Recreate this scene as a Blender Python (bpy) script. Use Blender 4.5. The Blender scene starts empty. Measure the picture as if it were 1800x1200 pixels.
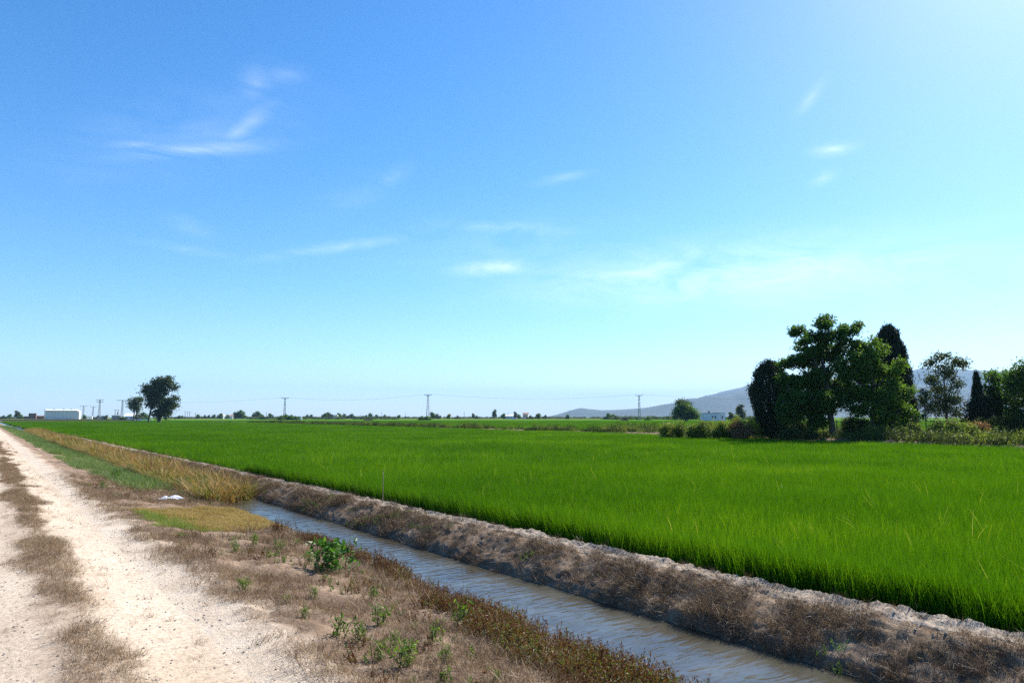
import bpy, math, random
import numpy as np
from mathutils import Vector, Matrix

# ------------------------------------------------------------------ camera, sky, sun, exposure
SC = bpy.context.scene
COL = SC.collection
F = 1250.0
PITCH = math.atan(133 / F)
YAW = math.atan(930 / F * math.cos(PITCH))
CAMH = 1.7
cam = bpy.data.cameras.new('camera'); cam.lens = 25.0; cam.sensor_width = 36.0
cam.clip_start = 0.05; cam.clip_end = 40000
co = bpy.data.objects.new('camera', cam); COL.objects.link(co)
co.location = (0, 0, CAMH); co.rotation_euler = (math.pi / 2 + PITCH, 0, -YAW)
SC.camera = co

SUN_AZ = math.radians(80.0)      # clockwise from +Y (the road's direction)
SUN_EL = math.radians(39.0)
world = bpy.data.worlds.new('World'); SC.world = world; world.use_nodes = True
SKY_STRENGTH = 0.097
SKY_DUST, SKY_AIR, SKY_OZONE = 0.30, 0.9, 4.0
SKY_SAT, SKY_VAL = 1.29, 1.0
sun = bpy.data.lights.new('sun', 'SUN'); sun.energy = 5.0; sun.angle = math.radians(0.53); sun.color = (1.0, 0.935, 0.83)
so = bpy.data.objects.new('sun', sun); COL.objects.link(so)
sd = Vector((math.sin(SUN_AZ) * math.cos(SUN_EL), math.cos(SUN_AZ) * math.cos(SUN_EL), math.sin(SUN_EL)))
so.rotation_euler = sd.to_track_quat('Z', 'Y').to_euler(); so.location = sd * 50
SC.view_settings.view_transform = 'Standard'; SC.view_settings.look = 'None'
SC.view_settings.exposure = 1.15; SC.view_settings.gamma = 1.0; SC.view_settings.use_curve_mapping = False
SC.render.engine = 'CYCLES'
SC.cycles.use_denoising = False
SC.cycles.sample_clamp_indirect = 4.0
SC.cycles.max_bounces = 5; SC.cycles.diffuse_bounces = 3; SC.cycles.glossy_bounces = 2
SC.cycles.transmission_bounces = 3; SC.cycles.transparent_max_bounces = 4
SC.cycles.caustics_reflective = False; SC.cycles.caustics_refractive = False

# camera frame, used to work out where things stand from where they show
cy_, sy_, cp_, sp_ = math.cos(YAW), math.sin(YAW), math.cos(PITCH), math.sin(PITCH)
FWD = Vector((sy_ * cp_, cy_ * cp_, sp_)); RGT = Vector((cy_, -sy_, 0)); UPV = Vector((-sy_ * sp_, -cy_ * sp_, cp_))
FH = Vector((sy_, cy_, 0))
def ray(px, py): return FWD + RGT * ((px - 900) / F) + UPV * ((600 - py) / F)
def at(px, py, z=0.0):
    d = ray(px, py); t = (z - CAMH) / d.z
    return Vector((d.x * t, d.y * t, z))
def place(px, D, z=0.0):
    d = ray(px, 733); t = D / d.dot(FH)
    return Vector((d.x * t, d.y * t, z))

# ------------------------------------------------------------------ world nodes: sky with thin cirrus
nt = world.node_tree; nt.nodes.clear()
def N(tree, typ, **kw):
    n = tree.nodes.new(typ)
    for k, v in kw.items(): setattr(n, k, v)
    return n
out = N(nt, 'ShaderNodeOutputWorld'); bg = N(nt, 'ShaderNodeBackground'); bg.inputs[1].default_value = SKY_STRENGTH
sky = N(nt, 'ShaderNodeTexSky', sky_type='NISHITA'); sky.sun_disc = False
sky.sun_elevation = SUN_EL; sky.sun_rotation = SUN_AZ; sky.altitude = 5
sky.air_density = SKY_AIR; sky.dust_density = SKY_DUST; sky.ozone_density = SKY_OZONE
hs = N(nt, 'ShaderNodeHueSaturation'); hs.inputs['Saturation'].default_value = SKY_SAT; hs.inputs['Value'].default_value = SKY_VAL
nt.links.new(sky.outputs[0], hs.inputs['Color'])
tc = N(nt, 'ShaderNodeTexCoord')
wisps = [(345, 262, 170, 16, 4, .60), (432, 222, 80, 18, 38, .55), (450, 150, 45, 30, 55, .28), (500, 132, 50, 16, 0, .22),
         (235, 255, 70, 10, 3, .45), (870, 470, 95, 15, 4, .95), (1130, 485, 150, 22, 4, .85), (1270, 490, 170, 20, 2, .55),
         (1470, 510, 220, 16, 2, .45), (900, 401, 150, 13, -3, .40), (600, 434, 150, 10, 8, .50), (1465, 262, 42, 11, 8, .75),
         (1425, 172, 14, 34, -35, .40), (1448, 312, 26, 10, 25, .45), (985, 314, 60, 8, 12, .30), (335, 398, 50, 14, -20, .22),
         (690, 312, 45, 16, 30, .20), (330, 438, 80, 8, -8, .26), (1440, 440, 80, 7, 0, .30), (620, 345, 90, 26, 20, .16),
         (1300, 482, 460, 56, 3, .95), (330, 235, 240, 60, 12, .20), (880, 440, 300, 60, 2, .16),
         # the same thin cirrus goes on past the frame
         (-500, 300, 240, 30, 8, .5), (2300, 300, 260, 30, -6, .5), (2500, 520, 220, 24, 4, .5), (-900, 450, 240, 20, 3, .5), (900, -500, 300, 50, 20, .4)]
acc = None
for (px, py, su, sv, ang, amp) in wisps:
    d = ray(px, py).normalized()
    e1 = RGT * math.cos(math.radians(ang)) + UPV * math.sin(math.radians(ang))
    e1 = (e1 - d * e1.dot(d)).normalized(); e2 = d.cross(e1).normalized()
    k = d.dot(FWD) if d.dot(FWD) > .3 else .3
    M = Matrix((e1, e2, d)).transposed()
    mp = N(nt, 'ShaderNodeMapping', vector_type='TEXTURE')
    mp.inputs['Location'].default_value = d; mp.inputs['Rotation'].default_value = M.to_euler()
    mp.inputs['Scale'].default_value = (su / F * 1.5 * k, sv / F * 1.9 * k, .6)
    gr = N(nt, 'ShaderNodeTexGradient', gradient_type='QUADRATIC_SPHERE')
    mul = N(nt, 'ShaderNodeMath', operation='MULTIPLY'); mul.inputs[1].default_value = amp * .72
    nt.links.new(tc.outputs['Generated'], mp.inputs[0]); nt.links.new(mp.outputs[0], gr.inputs[0]); nt.links.new(gr.outputs['Fac'], mul.inputs[0])
    if acc is None: acc = mul
    else:
        mx = N(nt, 'ShaderNodeMath', operation='MAXIMUM'); nt.links.new(acc.outputs[0], mx.inputs[0]); nt.links.new(mul.outputs[0], mx.inputs[1]); acc = mx
# streaky noise stretched along the horizon
mp = N(nt, 'ShaderNodeMapping'); mp.inputs['Rotation'].default_value = (0, 0, YAW); mp.inputs['Scale'].default_value = (7, 7, 26)
nz = N(nt, 'ShaderNodeTexNoise'); nz.inputs['Scale'].default_value = 1.0; nz.inputs['Detail'].default_value = 7; nz.inputs['Roughness'].default_value = .60; nz.inputs['Distortion'].default_value = 1.3
nt.links.new(tc.outputs['Generated'], mp.inputs[0]); nt.links.new(mp.outputs[0], nz.inputs['Vector'])
rp = N(nt, 'ShaderNodeMapRange'); rp.inputs['From Min'].default_value = .30; rp.inputs['From Max'].default_value = .80
nt.links.new(nz.outputs['Fac'], rp.inputs['Value'])
cm = N(nt, 'ShaderNodeMath', operation='MULTIPLY'); nt.links.new(acc.outputs[0], cm.inputs[0]); nt.links.new(rp.outputs[0], cm.inputs[1])
cm.use_clamp = True
mixc = N(nt, 'ShaderNodeMix', data_type='RGBA'); mixc.inputs['B'].default_value = (8.6, 9.0, 9.4, 1)
nt.links.new(cm.outputs[0], mixc.inputs['Factor']); nt.links.new(hs.outputs[0], mixc.inputs['A'])
nt.links.new(mixc.outputs['Result'], bg.inputs[0]); nt.links.new(bg.outputs[0], out.inputs[0])

# ------------------------------------------------------------------ small helpers
rng = np.random.default_rng(7); random.seed(7)
def tag(o, label=None, cat=None, group=None, kind=None):
    if label: o['label'] = label
    if cat: o['category'] = cat
    if group: o['group'] = group
    if kind: o['kind'] = kind
    return o
def link(name, mesh, parent=None, loc=None):
    o = bpy.data.objects.new(name, mesh); COL.objects.link(o)
    if parent: o.parent = parent
    if loc is not None: o.location = loc
    return o
def empty(name, loc, rz=0.0):
    o = bpy.data.objects.new(name, None); COL.objects.link(o); o.location = loc; o.rotation_euler = (0, 0, rz); o.empty_display_size = .3
    return o
def mesh_np(name, V, Fs, mat=None, v=None, smooth=False):
    """V (n,3); Fs list of int arrays (m,3) or (m,4); v optional per-vertex float."""
    me = bpy.data.meshes.new(name)
    V = np.asarray(V, dtype=np.float32)
    Fs = [np.asarray(f, dtype=np.int32) for f in Fs if len(f)]
    nl = sum(f.size for f in Fs); npoly = sum(len(f) for f in Fs)
    me.vertices.add(len(V)); me.vertices.foreach_set('co', V.ravel())
    me.loops.add(nl); me.loops.foreach_set('vertex_index', np.concatenate([f.ravel() for f in Fs]))
    me.polygons.add(npoly)
    starts = []; s = 0
    for f in Fs:
        starts.append(s + np.arange(len(f)) * f.shape[1]); s += f.size
    me.polygons.foreach_set('loop_start', np.concatenate(starts).astype(np.int32))
    me.polygons.foreach_set('use_smooth', np.full(npoly, smooth, dtype=bool))
    me.update(calc_edges=True)
    if v is not None:
        a = me.attributes.new('v', 'FLOAT', 'POINT'); a.data.foreach_set('value', np.asarray(v, dtype=np.float32))
    if mat: me.materials.append(mat)
    return me
class MB:
    """collects simple solids into one mesh"""
    def __init__(s): s.V = []; s.Q = []; s.T = []
    def box(s, c, d, ax=None):
        ax = ax or (Vector((1, 0, 0)), Vector((0, 1, 0)), Vector((0, 0, 1))); c = Vector(c); n = len(s.V)
        for k in (-.5, .5):
            for j in (-.5, .5):
                for i in (-.5, .5): s.V.append(c + ax[0] * (i * d[0]) + ax[1] * (j * d[1]) + ax[2] * (k * d[2]))
        for q in ((0, 2, 3, 1), (4, 5, 7, 6), (0, 1, 5, 4), (2, 6, 7, 3), (0, 4, 6, 2), (1, 3, 7, 5)): s.Q.append([n + i for i in q])
        return s
    def prism(s, pts, off):
        n = len(s.V); m = len(pts); off = Vector(off)
        s.V += [Vector(p) for p in pts] + [Vector(p) + off for p in pts]
        for i in range(m): s.Q.append([n + i, n + (i + 1) % m, n + m + (i + 1) % m, n + m + i])
        for i in range(1, m - 1): s.T.append([n, n + i + 1, n + i]); s.T.append([n + m, n + m + i, n + m + i + 1])
        return s
    def tube(s, pts, rad, sides=6, cap=True):
        pts = [Vector(p) for p in pts]; n = len(s.V); m = len(pts)
        if not hasattr(rad, '__len__'): rad = [rad] * m
        for i, p in enumerate(pts):
            t = (pts[min(i + 1, m - 1)] - pts[max(i - 1, 0)]).normalized()
            a = t.cross(Vector((0.13, 0.31, 1)) if abs(t.z) < .9 else Vector((1, .2, 0))).normalized(); b = t.cross(a)
            for k in range(sides):
                w = 2 * math.pi * k / sides; s.V.append(p + (a * math.cos(w) + b * math.sin(w)) * rad[i])
        for i in range(m - 1):
            for k in range(sides):
                k2 = (k + 1) % sides; s.Q.append([n + i * sides + k, n + i * sides + k2, n + (i + 1) * sides + k2, n + (i + 1) * sides + k])
        if cap:
            for k in range(1, sides - 1): s.T.append([n, n + k + 1, n + k]); e = n + (m - 1) * sides; s.T.append([e, e + k, e + k + 1])
        return s
    def mesh(s, name, mat, smooth=False): return mesh_np(name, np.array([tuple(p) for p in s.V]), [s.Q, s.T], mat, smooth=smooth)
    def build(s, name, mat, parent=None, loc=None, smooth=False): return link(name, s.mesh(name, mat, smooth), parent, loc)

def hash2(ix, iy, seed):
    h = (ix.astype(np.int64) * 374761393 + iy.astype(np.int64) * 668265263 + seed * 1442695041) & 0xFFFFFFFF
    h = ((h ^ (h >> 13)) * 1274126177) & 0xFFFFFFFF
    return ((h ^ (h >> 16)) & 0xFFFF) / 65535.0
def vnoise(x, y, seed=0):
    x = np.asarray(x, dtype=np.float64); y = np.asarray(y, dtype=np.float64)
    ix = np.floor(x).astype(np.int64); iy = np.floor(y).astype(np.int64); fx = x - ix; fy = y - iy
    fx = fx * fx * (3 - 2 * fx); fy = fy * fy * (3 - 2 * fy)
    a = hash2(ix, iy, seed); b = hash2(ix + 1, iy, seed); c = hash2(ix, iy + 1, seed); d = hash2(ix + 1, iy + 1, seed)
    return (a * (1 - fx) + b * fx) * (1 - fy) + (c * (1 - fx) + d * fx) * fy
def fbm(x, y, scale, octv=4, seed=0, gain=.5):
    x = np.asarray(x, dtype=np.float64) * scale; y = np.asarray(y, dtype=np.float64) * scale
    s = 0; a = 1; t = 0
    for o in range(octv): s = s + a * vnoise(x, y, seed + o * 17); t += a; a *= gain; x = x * 2.03 + 5.1; y = y * 2.03 + 1.7
    return s / t
def sstep(a, b, x): t = np.clip((np.asarray(x, dtype=np.float64) - a) / (b - a), 0, 1); return t * t * (3 - 2 * t)

# ------------------------------------------------------------------ materials
def newmat(name):
    m = bpy.data.materials.new(name); m.use_nodes = True; m.node_tree.nodes.clear(); return m, m.node_tree
def ramp(t, cols):
    r = N(t, 'ShaderNodeValToRGB'); e = r.color_ramp.elements
    while len(e) < len(cols): e.new(.5)
    for i, (p, c) in enumerate(cols): e[i].position = p; e[i].color = (*c, 1)
    return r
def leaf_mat(name, cols, transl=.4, rough=.55, spec=.25, wscale=.15, wamt=.35, tcol=1.25):
    """foliage: colour varies per blade (attribute v), per plant and slowly over the ground"""
    m, t = newmat(name)
    o = N(t, 'ShaderNodeOutputMaterial'); at_ = N(t, 'ShaderNodeAttribute', attribute_name='v'); oi = N(t, 'ShaderNodeObjectInfo')
    ge = N(t, 'ShaderNodeNewGeometry'); nz = N(t, 'ShaderNodeTexNoise'); nz.inputs['Scale'].default_value = wscale; nz.inputs['Detail'].default_value = 4
    t.links.new(ge.outputs['Position'], nz.inputs['Vector'])
    a = N(t, 'ShaderNodeMath', operation='MULTIPLY_ADD'); a.inputs[1].default_value = .6; t.links.new(at_.outputs['Fac'], a.inputs[0])
    b = N(t, 'ShaderNodeMath', operation='MULTIPLY'); b.inputs[1].default_value = .25; t.links.new(oi.outputs['Random'], b.inputs[0]); t.links.new(b.outputs[0], a.inputs[2])
    c = N(t, 'ShaderNodeMath', operation='MULTIPLY_ADD'); c.inputs[1].default_value = wamt * 2.4; c.inputs[2].default_value = -wamt * 1.2 + .07; t.links.new(nz.outputs['Fac'], c.inputs[0])
    d = N(t, 'ShaderNodeMath', operation='ADD', use_clamp=True); t.links.new(a.outputs[0], d.inputs[0]); t.links.new(c.outputs[0], d.inputs[1])
    r = ramp(t, cols); t.links.new(d.outputs[0], r.inputs[0])
    p = N(t, 'ShaderNodeBsdfPrincipled'); p.inputs['Roughness'].default_value = rough; p.inputs['Specular IOR Level'].default_value = spec
    t.links.new(r.outputs[0], p.inputs['Base Color'])
    tr = N(t, 'ShaderNodeBsdfTranslucent'); g = N(t, 'ShaderNodeMix', data_type='RGBA', blend_type='MULTIPLY'); g.inputs['Factor'].default_value = 1
    g.inputs['B'].default_value = (tcol * 1.05, tcol, tcol * .55, 1); t.links.new(r.outputs[0], g.inputs['A']); t.links.new(g.outputs['Result'], tr.inputs['Color'])
    mx = N(t, 'ShaderNodeMixShader'); mx.inputs[0].default_value = transl
    t.links.new(p.outputs[0], mx.inputs[1]); t.links.new(tr.outputs[0], mx.inputs[2]); t.links.new(mx.outputs[0], o.inputs[0])
    return m
def solid_mat(name, c1, c2=None, scale=3.0, rough=.85, bump=0.0, bscale=20.0, detail=5, spec=.2, metallic=0):
    m, t = newmat(name); o = N(t, 'ShaderNodeOutputMaterial'); p = N(t, 'ShaderNodeBsdfPrincipled')
    p.inputs['Roughness'].default_value = rough; p.inputs['Specular IOR Level'].default_value = spec; p.inputs['Metallic'].default_value = metallic
    ge = N(t, 'ShaderNodeNewGeometry'); nz = N(t, 'ShaderNodeTexNoise'); nz.inputs['Scale'].default_value = scale; nz.inputs['Detail'].default_value = detail
    t.links.new(ge.outputs['Position'], nz.inputs['Vector'])
    r = ramp(t, [(.3, c1), (.7, c2 or c1)]); t.links.new(nz.outputs['Fac'], r.inputs[0]); t.links.new(r.outputs[0], p.inputs['Base Color'])
    if bump:
        bn = N(t, 'ShaderNodeTexNoise'); bn.inputs['Scale'].default_value = bscale; bn.inputs['Detail'].default_value = 6; t.links.new(ge.outputs['Position'], bn.inputs['Vector'])
        bu = N(t, 'ShaderNodeBump'); bu.inputs['Strength'].default_value = bump; bu.inputs['Distance'].default_value = .02
        t.links.new(bn.outputs['Fac'], bu.inputs['Height']); t.links.new(bu.outputs[0], p.inputs['Normal'])
    t.links.new(p.outputs[0], o.inputs[0]); return m
def soil_mat(name, base, dark, pale, s1=1.2, s2=14.0, specks=.0, bump=.6, yscale=1.0, speck_col=(.07, .055, .045), dust=None, thatch=None):
    """earth: broad patches, fine grain, small dark specks"""
    m, t = newmat(name); o = N(t, 'ShaderNodeOutputMaterial'); p = N(t, 'ShaderNodeBsdfPrincipled'); p.inputs['Roughness'].default_value = .95; p.inputs['Specular IOR Level'].default_value = .1
    ge = N(t, 'ShaderNodeNewGeometry'); mp = N(t, 'ShaderNodeMapping'); mp.inputs['Scale'].default_value = (1, yscale, 1); t.links.new(ge.outputs['Position'], mp.inputs[0])
    n1 = N(t, 'ShaderNodeTexNoise'); n1.inputs['Scale'].default_value = s1; n1.inputs['Detail'].default_value = 6; n1.inputs['Roughness'].default_value = .6; t.links.new(mp.outputs[0], n1.inputs['Vector'])
    n2 = N(t, 'ShaderNodeTexNoise'); n2.inputs['Scale'].default_value = s2; n2.inputs['Detail'].default_value = 8; n2.inputs['Roughness'].default_value = .7; t.links.new(ge.outputs['Position'], n2.inputs['Vector'])
    r1 = ramp(t, [(.30, dark), (.50, base), (.72, pale)]); t.links.new(n1.outputs['Fac'], r1.inputs[0])
    r2 = ramp(t, [(.32, (.62, .60, .58)), (.55, (1, 1, 1)), (.75, (1.12, 1.1, 1.08))]); t.links.new(n2.outputs['Fac'], r2.inputs[0])
    mx = N(t, 'ShaderNodeMix', data_type='RGBA', blend_type='MULTIPLY'); mx.inputs['Factor'].default_value = 1; t.links.new(r1.outputs[0], mx.inputs['A']); t.links.new(r2.outputs[0], mx.inputs['B'])
    col = mx.outputs['Result']
    if specks:
        vo = N(t, 'ShaderNodeTexVoronoi'); vo.inputs['Scale'].default_value = 26; t.links.new(ge.outputs['Position'], vo.inputs['Vector'])
        ls = N(t, 'ShaderNodeMath', operation='LESS_THAN'); ls.inputs[1].default_value = specks; t.links.new(vo.outputs['Distance'], ls.inputs[0])
        wn = N(t, 'ShaderNodeSeparateColor'); t.links.new(vo.outputs['Color'], wn.inputs[0]); gt = N(t, 'ShaderNodeMath', operation='GREATER_THAN'); gt.inputs[1].default_value = .45; t.links.new(wn.outputs[0], gt.inputs[0])
        mm = N(t, 'ShaderNodeMath', operation='MULTIPLY'); t.links.new(ls.outputs[0], mm.inputs[0]); t.links.new(gt.outputs[0], mm.inputs[1])
        m2 = N(t, 'ShaderNodeMix', data_type='RGBA'); m2.inputs['B'].default_value = (*speck_col, 1); t.links.new(mm.outputs[0], m2.inputs['Factor']); t.links.new(col, m2.inputs['A']); col = m2.outputs['Result']
    if thatch:   # trodden dead grass between the two ruts
        sx = N(t, 'ShaderNodeSeparateXYZ'); t.links.new(ge.outputs['Position'], sx.inputs[0])
        a1 = N(t, 'ShaderNodeMath', operation='SUBTRACT'); a1.inputs[1].default_value = .70; t.links.new(sx.outputs[0], a1.inputs[0]); a2 = N(t, 'ShaderNodeMath', operation='ABSOLUTE'); t.links.new(a1.outputs[0], a2.inputs[0])
        mp2 = N(t, 'ShaderNodeMapping'); mp2.inputs['Scale'].default_value = (1, .55, 1); t.links.new(ge.outputs['Position'], mp2.inputs[0])
        nd = N(t, 'ShaderNodeTexNoise'); nd.inputs['Scale'].default_value = 2.0; nd.inputs['Detail'].default_value = 9; nd.inputs['Roughness'].default_value = .72; t.links.new(mp2.outputs[0], nd.inputs['Vector'])
        ma = N(t, 'ShaderNodeMath', operation='MULTIPLY_ADD'); ma.inputs[1].default_value = -1.7; t.links.new(nd.outputs['Fac'], ma.inputs[0]); t.links.new(a2.outputs[0], ma.inputs[2])
        mr = N(t, 'ShaderNodeMapRange'); mr.inputs['From Min'].default_value = -.50; mr.inputs['From Max'].default_value = -.90; mr.inputs['To Max'].default_value = .8; t.links.new(ma.outputs[0], mr.inputs['Value'])
        m3 = N(t, 'ShaderNodeMix', data_type='RGBA'); m3.inputs['B'].default_value = (.27, .19, .13, 1); t.links.new(mr.outputs[0], m3.inputs['Factor']); t.links.new(col, m3.inputs['A']); col = m3.outputs['Result']
    if dust:   # pale track dust spilling over the inner edge
        sx = N(t, 'ShaderNodeSeparateXYZ'); t.links.new(ge.outputs['Position'], sx.inputs[0])
        nd = N(t, 'ShaderNodeTexNoise'); nd.inputs['Scale'].default_value = 1.7; nd.inputs['Detail'].default_value = 8; nd.inputs['Roughness'].default_value = .68; t.links.new(ge.outputs['Position'], nd.inputs['Vector'])
        ma = N(t, 'ShaderNodeMath', operation='MULTIPLY_ADD'); ma.inputs[1].default_value = 1.5; t.links.new(nd.outputs['Fac'], ma.inputs[0]); t.links.new(sx.outputs[0], ma.inputs[2])
        mr = N(t, 'ShaderNodeMapRange'); mr.inputs['From Min'].default_value = 2.98; mr.inputs['From Max'].default_value = 2.62; t.links.new(ma.outputs[0], mr.inputs['Value'])
        r3 = ramp(t, [(.30, (.45, .36, .27)), (.50, (.55, .455, .355)), (.72, (.63, .54, .435))]); t.links.new(n1.outputs['Fac'], r3.inputs[0])
        m3 = N(t, 'ShaderNodeMix', data_type='RGBA'); t.links.new(mr.outputs[0], m3.inputs['Factor']); t.links.new(col, m3.inputs['A']); t.links.new(r3.outputs[0], m3.inputs['B']); col = m3.outputs['Result']
    t.links.new(col, p.inputs['Base Color'])
    bu = N(t, 'ShaderNodeBump'); bu.inputs['Strength'].default_value = bump; bu.inputs['Distance'].default_value = .03; t.links.new(n2.outputs['Fac'], bu.inputs['Height']); t.links.new(bu.outputs[0], p.inputs['Normal'])
    t.links.new(p.outputs[0], o.inputs[0]); return m

M = {}
M['road'] = soil_mat('pale_dust', (.545, .445, .34), (.445, .35, .255), (.625, .53, .42), s1=.9, s2=22, specks=.16, bump=.5, yscale=.35, thatch=True)
M['verge'] = soil_mat('dry_verge_soil', (.235, .165, .115), (.135, .092, .064), (.38, .285, .205), s1=1.6, s2=26, bump=.9, dust=True)
M['bank'] = soil_mat('bank_earth', (.20, .142, .098), (.09, .062, .041), (.34, .26, .19), s1=3.4, s2=22, bump=1.0)
M['crest'] = soil_mat('dusty_crest_earth', (.40, .325, .255), (.23, .175, .13), (.50, .42, .335), s1=3.0, s2=24, bump=1.0)
M['mud'] = solid_mat('field_mud', (.05, .045, .03), (.09, .075, .05), .6, spec=0, rough=1)
M['field'] = solid_mat('far_field_green', (.055, .15, .012), (.085, .20, .02), .02, rough=1, spec=0)
M['field_dry'] = solid_mat('far_field_stubble', (.16, .17, .06), (.10, .13, .035), .03, rough=1, spec=0)
M['scrub'] = solid_mat('mountain_scrub', (.025, .04, .03), (.06, .07, .06), .004, rough=1.0, detail=8)
M['rice'] = leaf_mat('rice_blades', [(0, (.024, .088, .002)), (.45, (.052, .152, .003)), (.80, (.108, .236, .005)), (.97, (.18, .31, .010)), (1, (.42, .38, .10))], transl=.38, spec=.06, wscale=.11, wamt=.36, tcol=1.35)
M['dry'] = leaf_mat('dry_straw', [(0, (.08, .046, .026)), (.4, (.20, .128, .074)), (.8, (.36, .25, .15)), (1, (.52, .41, .28))], transl=.2, wscale=1.2, wamt=.3, tcol=1.0)
M['darkdry'] = leaf_mat('dead_dark_stalks', [(0, (.05, .03, .018)), (.5, (.12, .073, .042)), (.85, (.23, .15, .088)), (1, (.42, .32, .21))], transl=.15, wscale=1.6, wamt=.3, tcol=1.0)
M['redweed'] = leaf_mat('red_brown_weed', [(0, (.055, .022, .012)), (.4, (.12, .05, .022)), (.62, (.16, .085, .03)), (.78, (.12, .15, .03)), (1, (.17, .25, .04))], transl=.3, wscale=.9, wamt=.42)
M['reed'] = leaf_mat('dry_reed_leaves', [(0, (.07, .11, .02)), (.28, (.14, .16, .035)), (.45, (.27, .21, .055)), (.65, (.33, .20, .07)), (.84, (.25, .115, .05)), (1, (.46, .38, .20))], transl=.35, wscale=.4, wamt=.85, tcol=1.05)
M['yellow'] = leaf_mat('yellow_mat_grass', [(0, (.22, .19, .06)), (.5, (.38, .27, .095)), (1, (.52, .40, .17))], transl=.3, wscale=1.5, wamt=.3, tcol=1.05)
M['green'] = leaf_mat('green_mat_grass', [(0, (.10, .15, .025)), (.5, (.17, .24, .04)), (1, (.33, .33, .08))], transl=.35, wscale=1.2, wamt=.4)
M['greygreen'] = leaf_mat('grey_green_grass', [(0, (.06, .11, .03)), (.5, (.10, .18, .045)), (.85, (.22, .27, .10)), (1, (.42, .40, .22))], transl=.35, wscale=.08, wamt=.5)
M['weed'] = leaf_mat('green_weed_leaf', [(0, (.04, .09, .015)), (.5, (.09, .18, .025)), (1, (.24, .33, .05))], transl=.4, wscale=2, wamt=.2)
M['broad'] = leaf_mat('broad_green_leaf', [(0, (.02, .07, .01)), (.5, (.05, .15, .02)), (1, (.16, .30, .04))], transl=.4, rough=.5, spec=.25, wscale=2, wamt=.1)
M['treeleaf'] = leaf_mat('dark_tree_leaf', [(0, (.022, .056, .011)), (.5, (.052, .118, .018)), (1, (.115, .21, .034))], transl=.42, wscale=.5, wamt=.3, tcol=1.5)
M['lightleaf'] = leaf_mat('yellow_green_tree_leaf', [(0, (.035, .08, .010)), (.5, (.08, .16, .018)), (1, (.14, .25, .03))], transl=.45, wscale=.5, wamt=.3, tcol=1.5)
M['cypress'] = leaf_mat('cypress_needle', [(0, (.010, .020, .008)), (.5, (.018, .034, .012)), (1, (.035, .055, .018))], transl=.1, wscale=.8, wamt=.2)
M['olive'] = leaf_mat('olive_green_leaf', [(0, (.03, .055, .02)), (.5, (.06, .095, .035)), (1, (.12, .16, .06))], transl=.3, wscale=.3, wamt=.3)
M['shrub'] = leaf_mat('yellow_green_shrub_leaf', [(0, (.05, .085, .015)), (.5, (.12, .18, .03)), (1, (.28, .32, .06))], transl=.42, wscale=.6, wamt=.4)
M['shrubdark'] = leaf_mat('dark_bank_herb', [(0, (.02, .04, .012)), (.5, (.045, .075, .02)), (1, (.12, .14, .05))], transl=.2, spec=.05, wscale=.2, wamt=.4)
M['brownshrub'] = leaf_mat('rusty_shrub_leaf', [(0, (.08, .04, .02)), (.5, (.19, .10, .05)), (1, (.30, .19, .09))], transl=.3)
M['flower'] = leaf_mat('yellow_flowering_leaf', [(0, (.16, .20, .02)), (.5, (.36, .36, .04)), (1, (.55, .50, .08))], transl=.4)
M['bark'] = solid_mat('bark', (.06, .05, .04), (.13, .11, .09), 6, bump=.5)
M['palebark'] = solid_mat('pale_bark', (.16, .13, .11), (.28, .25, .22), 5, bump=.4)
M['stem'] = solid_mat('weed_stem', (.10, .07, .035), (.17, .13, .06), 9)
M['stone'] = solid_mat('road_pebble', (.10, .085, .075), (.42, .36, .30), 7, rough=.9)
M['clod'] = solid_mat('dry_clod', (.34, .27, .20), (.50, .42, .33), 5, rough=.95, bump=.5, bscale=40)
M['plastic'] = solid_mat('white_plastic', (.80, .80, .80), (.74, .74, .76), 8, rough=.45, spec=.4)
M['wood'] = solid_mat('weathered_wood', (.20, .15, .10), (.32, .26, .19), 12)
M['steel'] = solid_mat('galvanised_steel', (.20, .21, .22), (.27, .28, .29), 1, rough=.6, metallic=.3)
M['wire'] = solid_mat('dark_cable', (.06, .06, .065), (.07, .07, .07), 1)
M['white'] = solid_mat('white_render', (.78, .78, .76), (.70, .70, .68), .5)
M['metalwall'] = solid_mat('pale_sheet_wall', (.62, .61, .59), (.68, .67, .65), .3, rough=.6)
M['grey'] = solid_mat('grey_render', (.30, .30, .30), (.36, .36, .36), .5)
M['beige'] = solid_mat('beige_render', (.50, .42, .34), (.56, .48, .40), .5)
M['brownwall'] = solid_mat('brown_wall', (.13, .085, .06), (.18, .12, .09), .5)
M['rooftile'] = solid_mat('roof_tile', (.30, .15, .10), (.36, .20, .14), 1)
M['glass'] = solid_mat('dark_window', (.03, .035, .04), (.04, .045, .05), 1, rough=.15, spec=.5)
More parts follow.
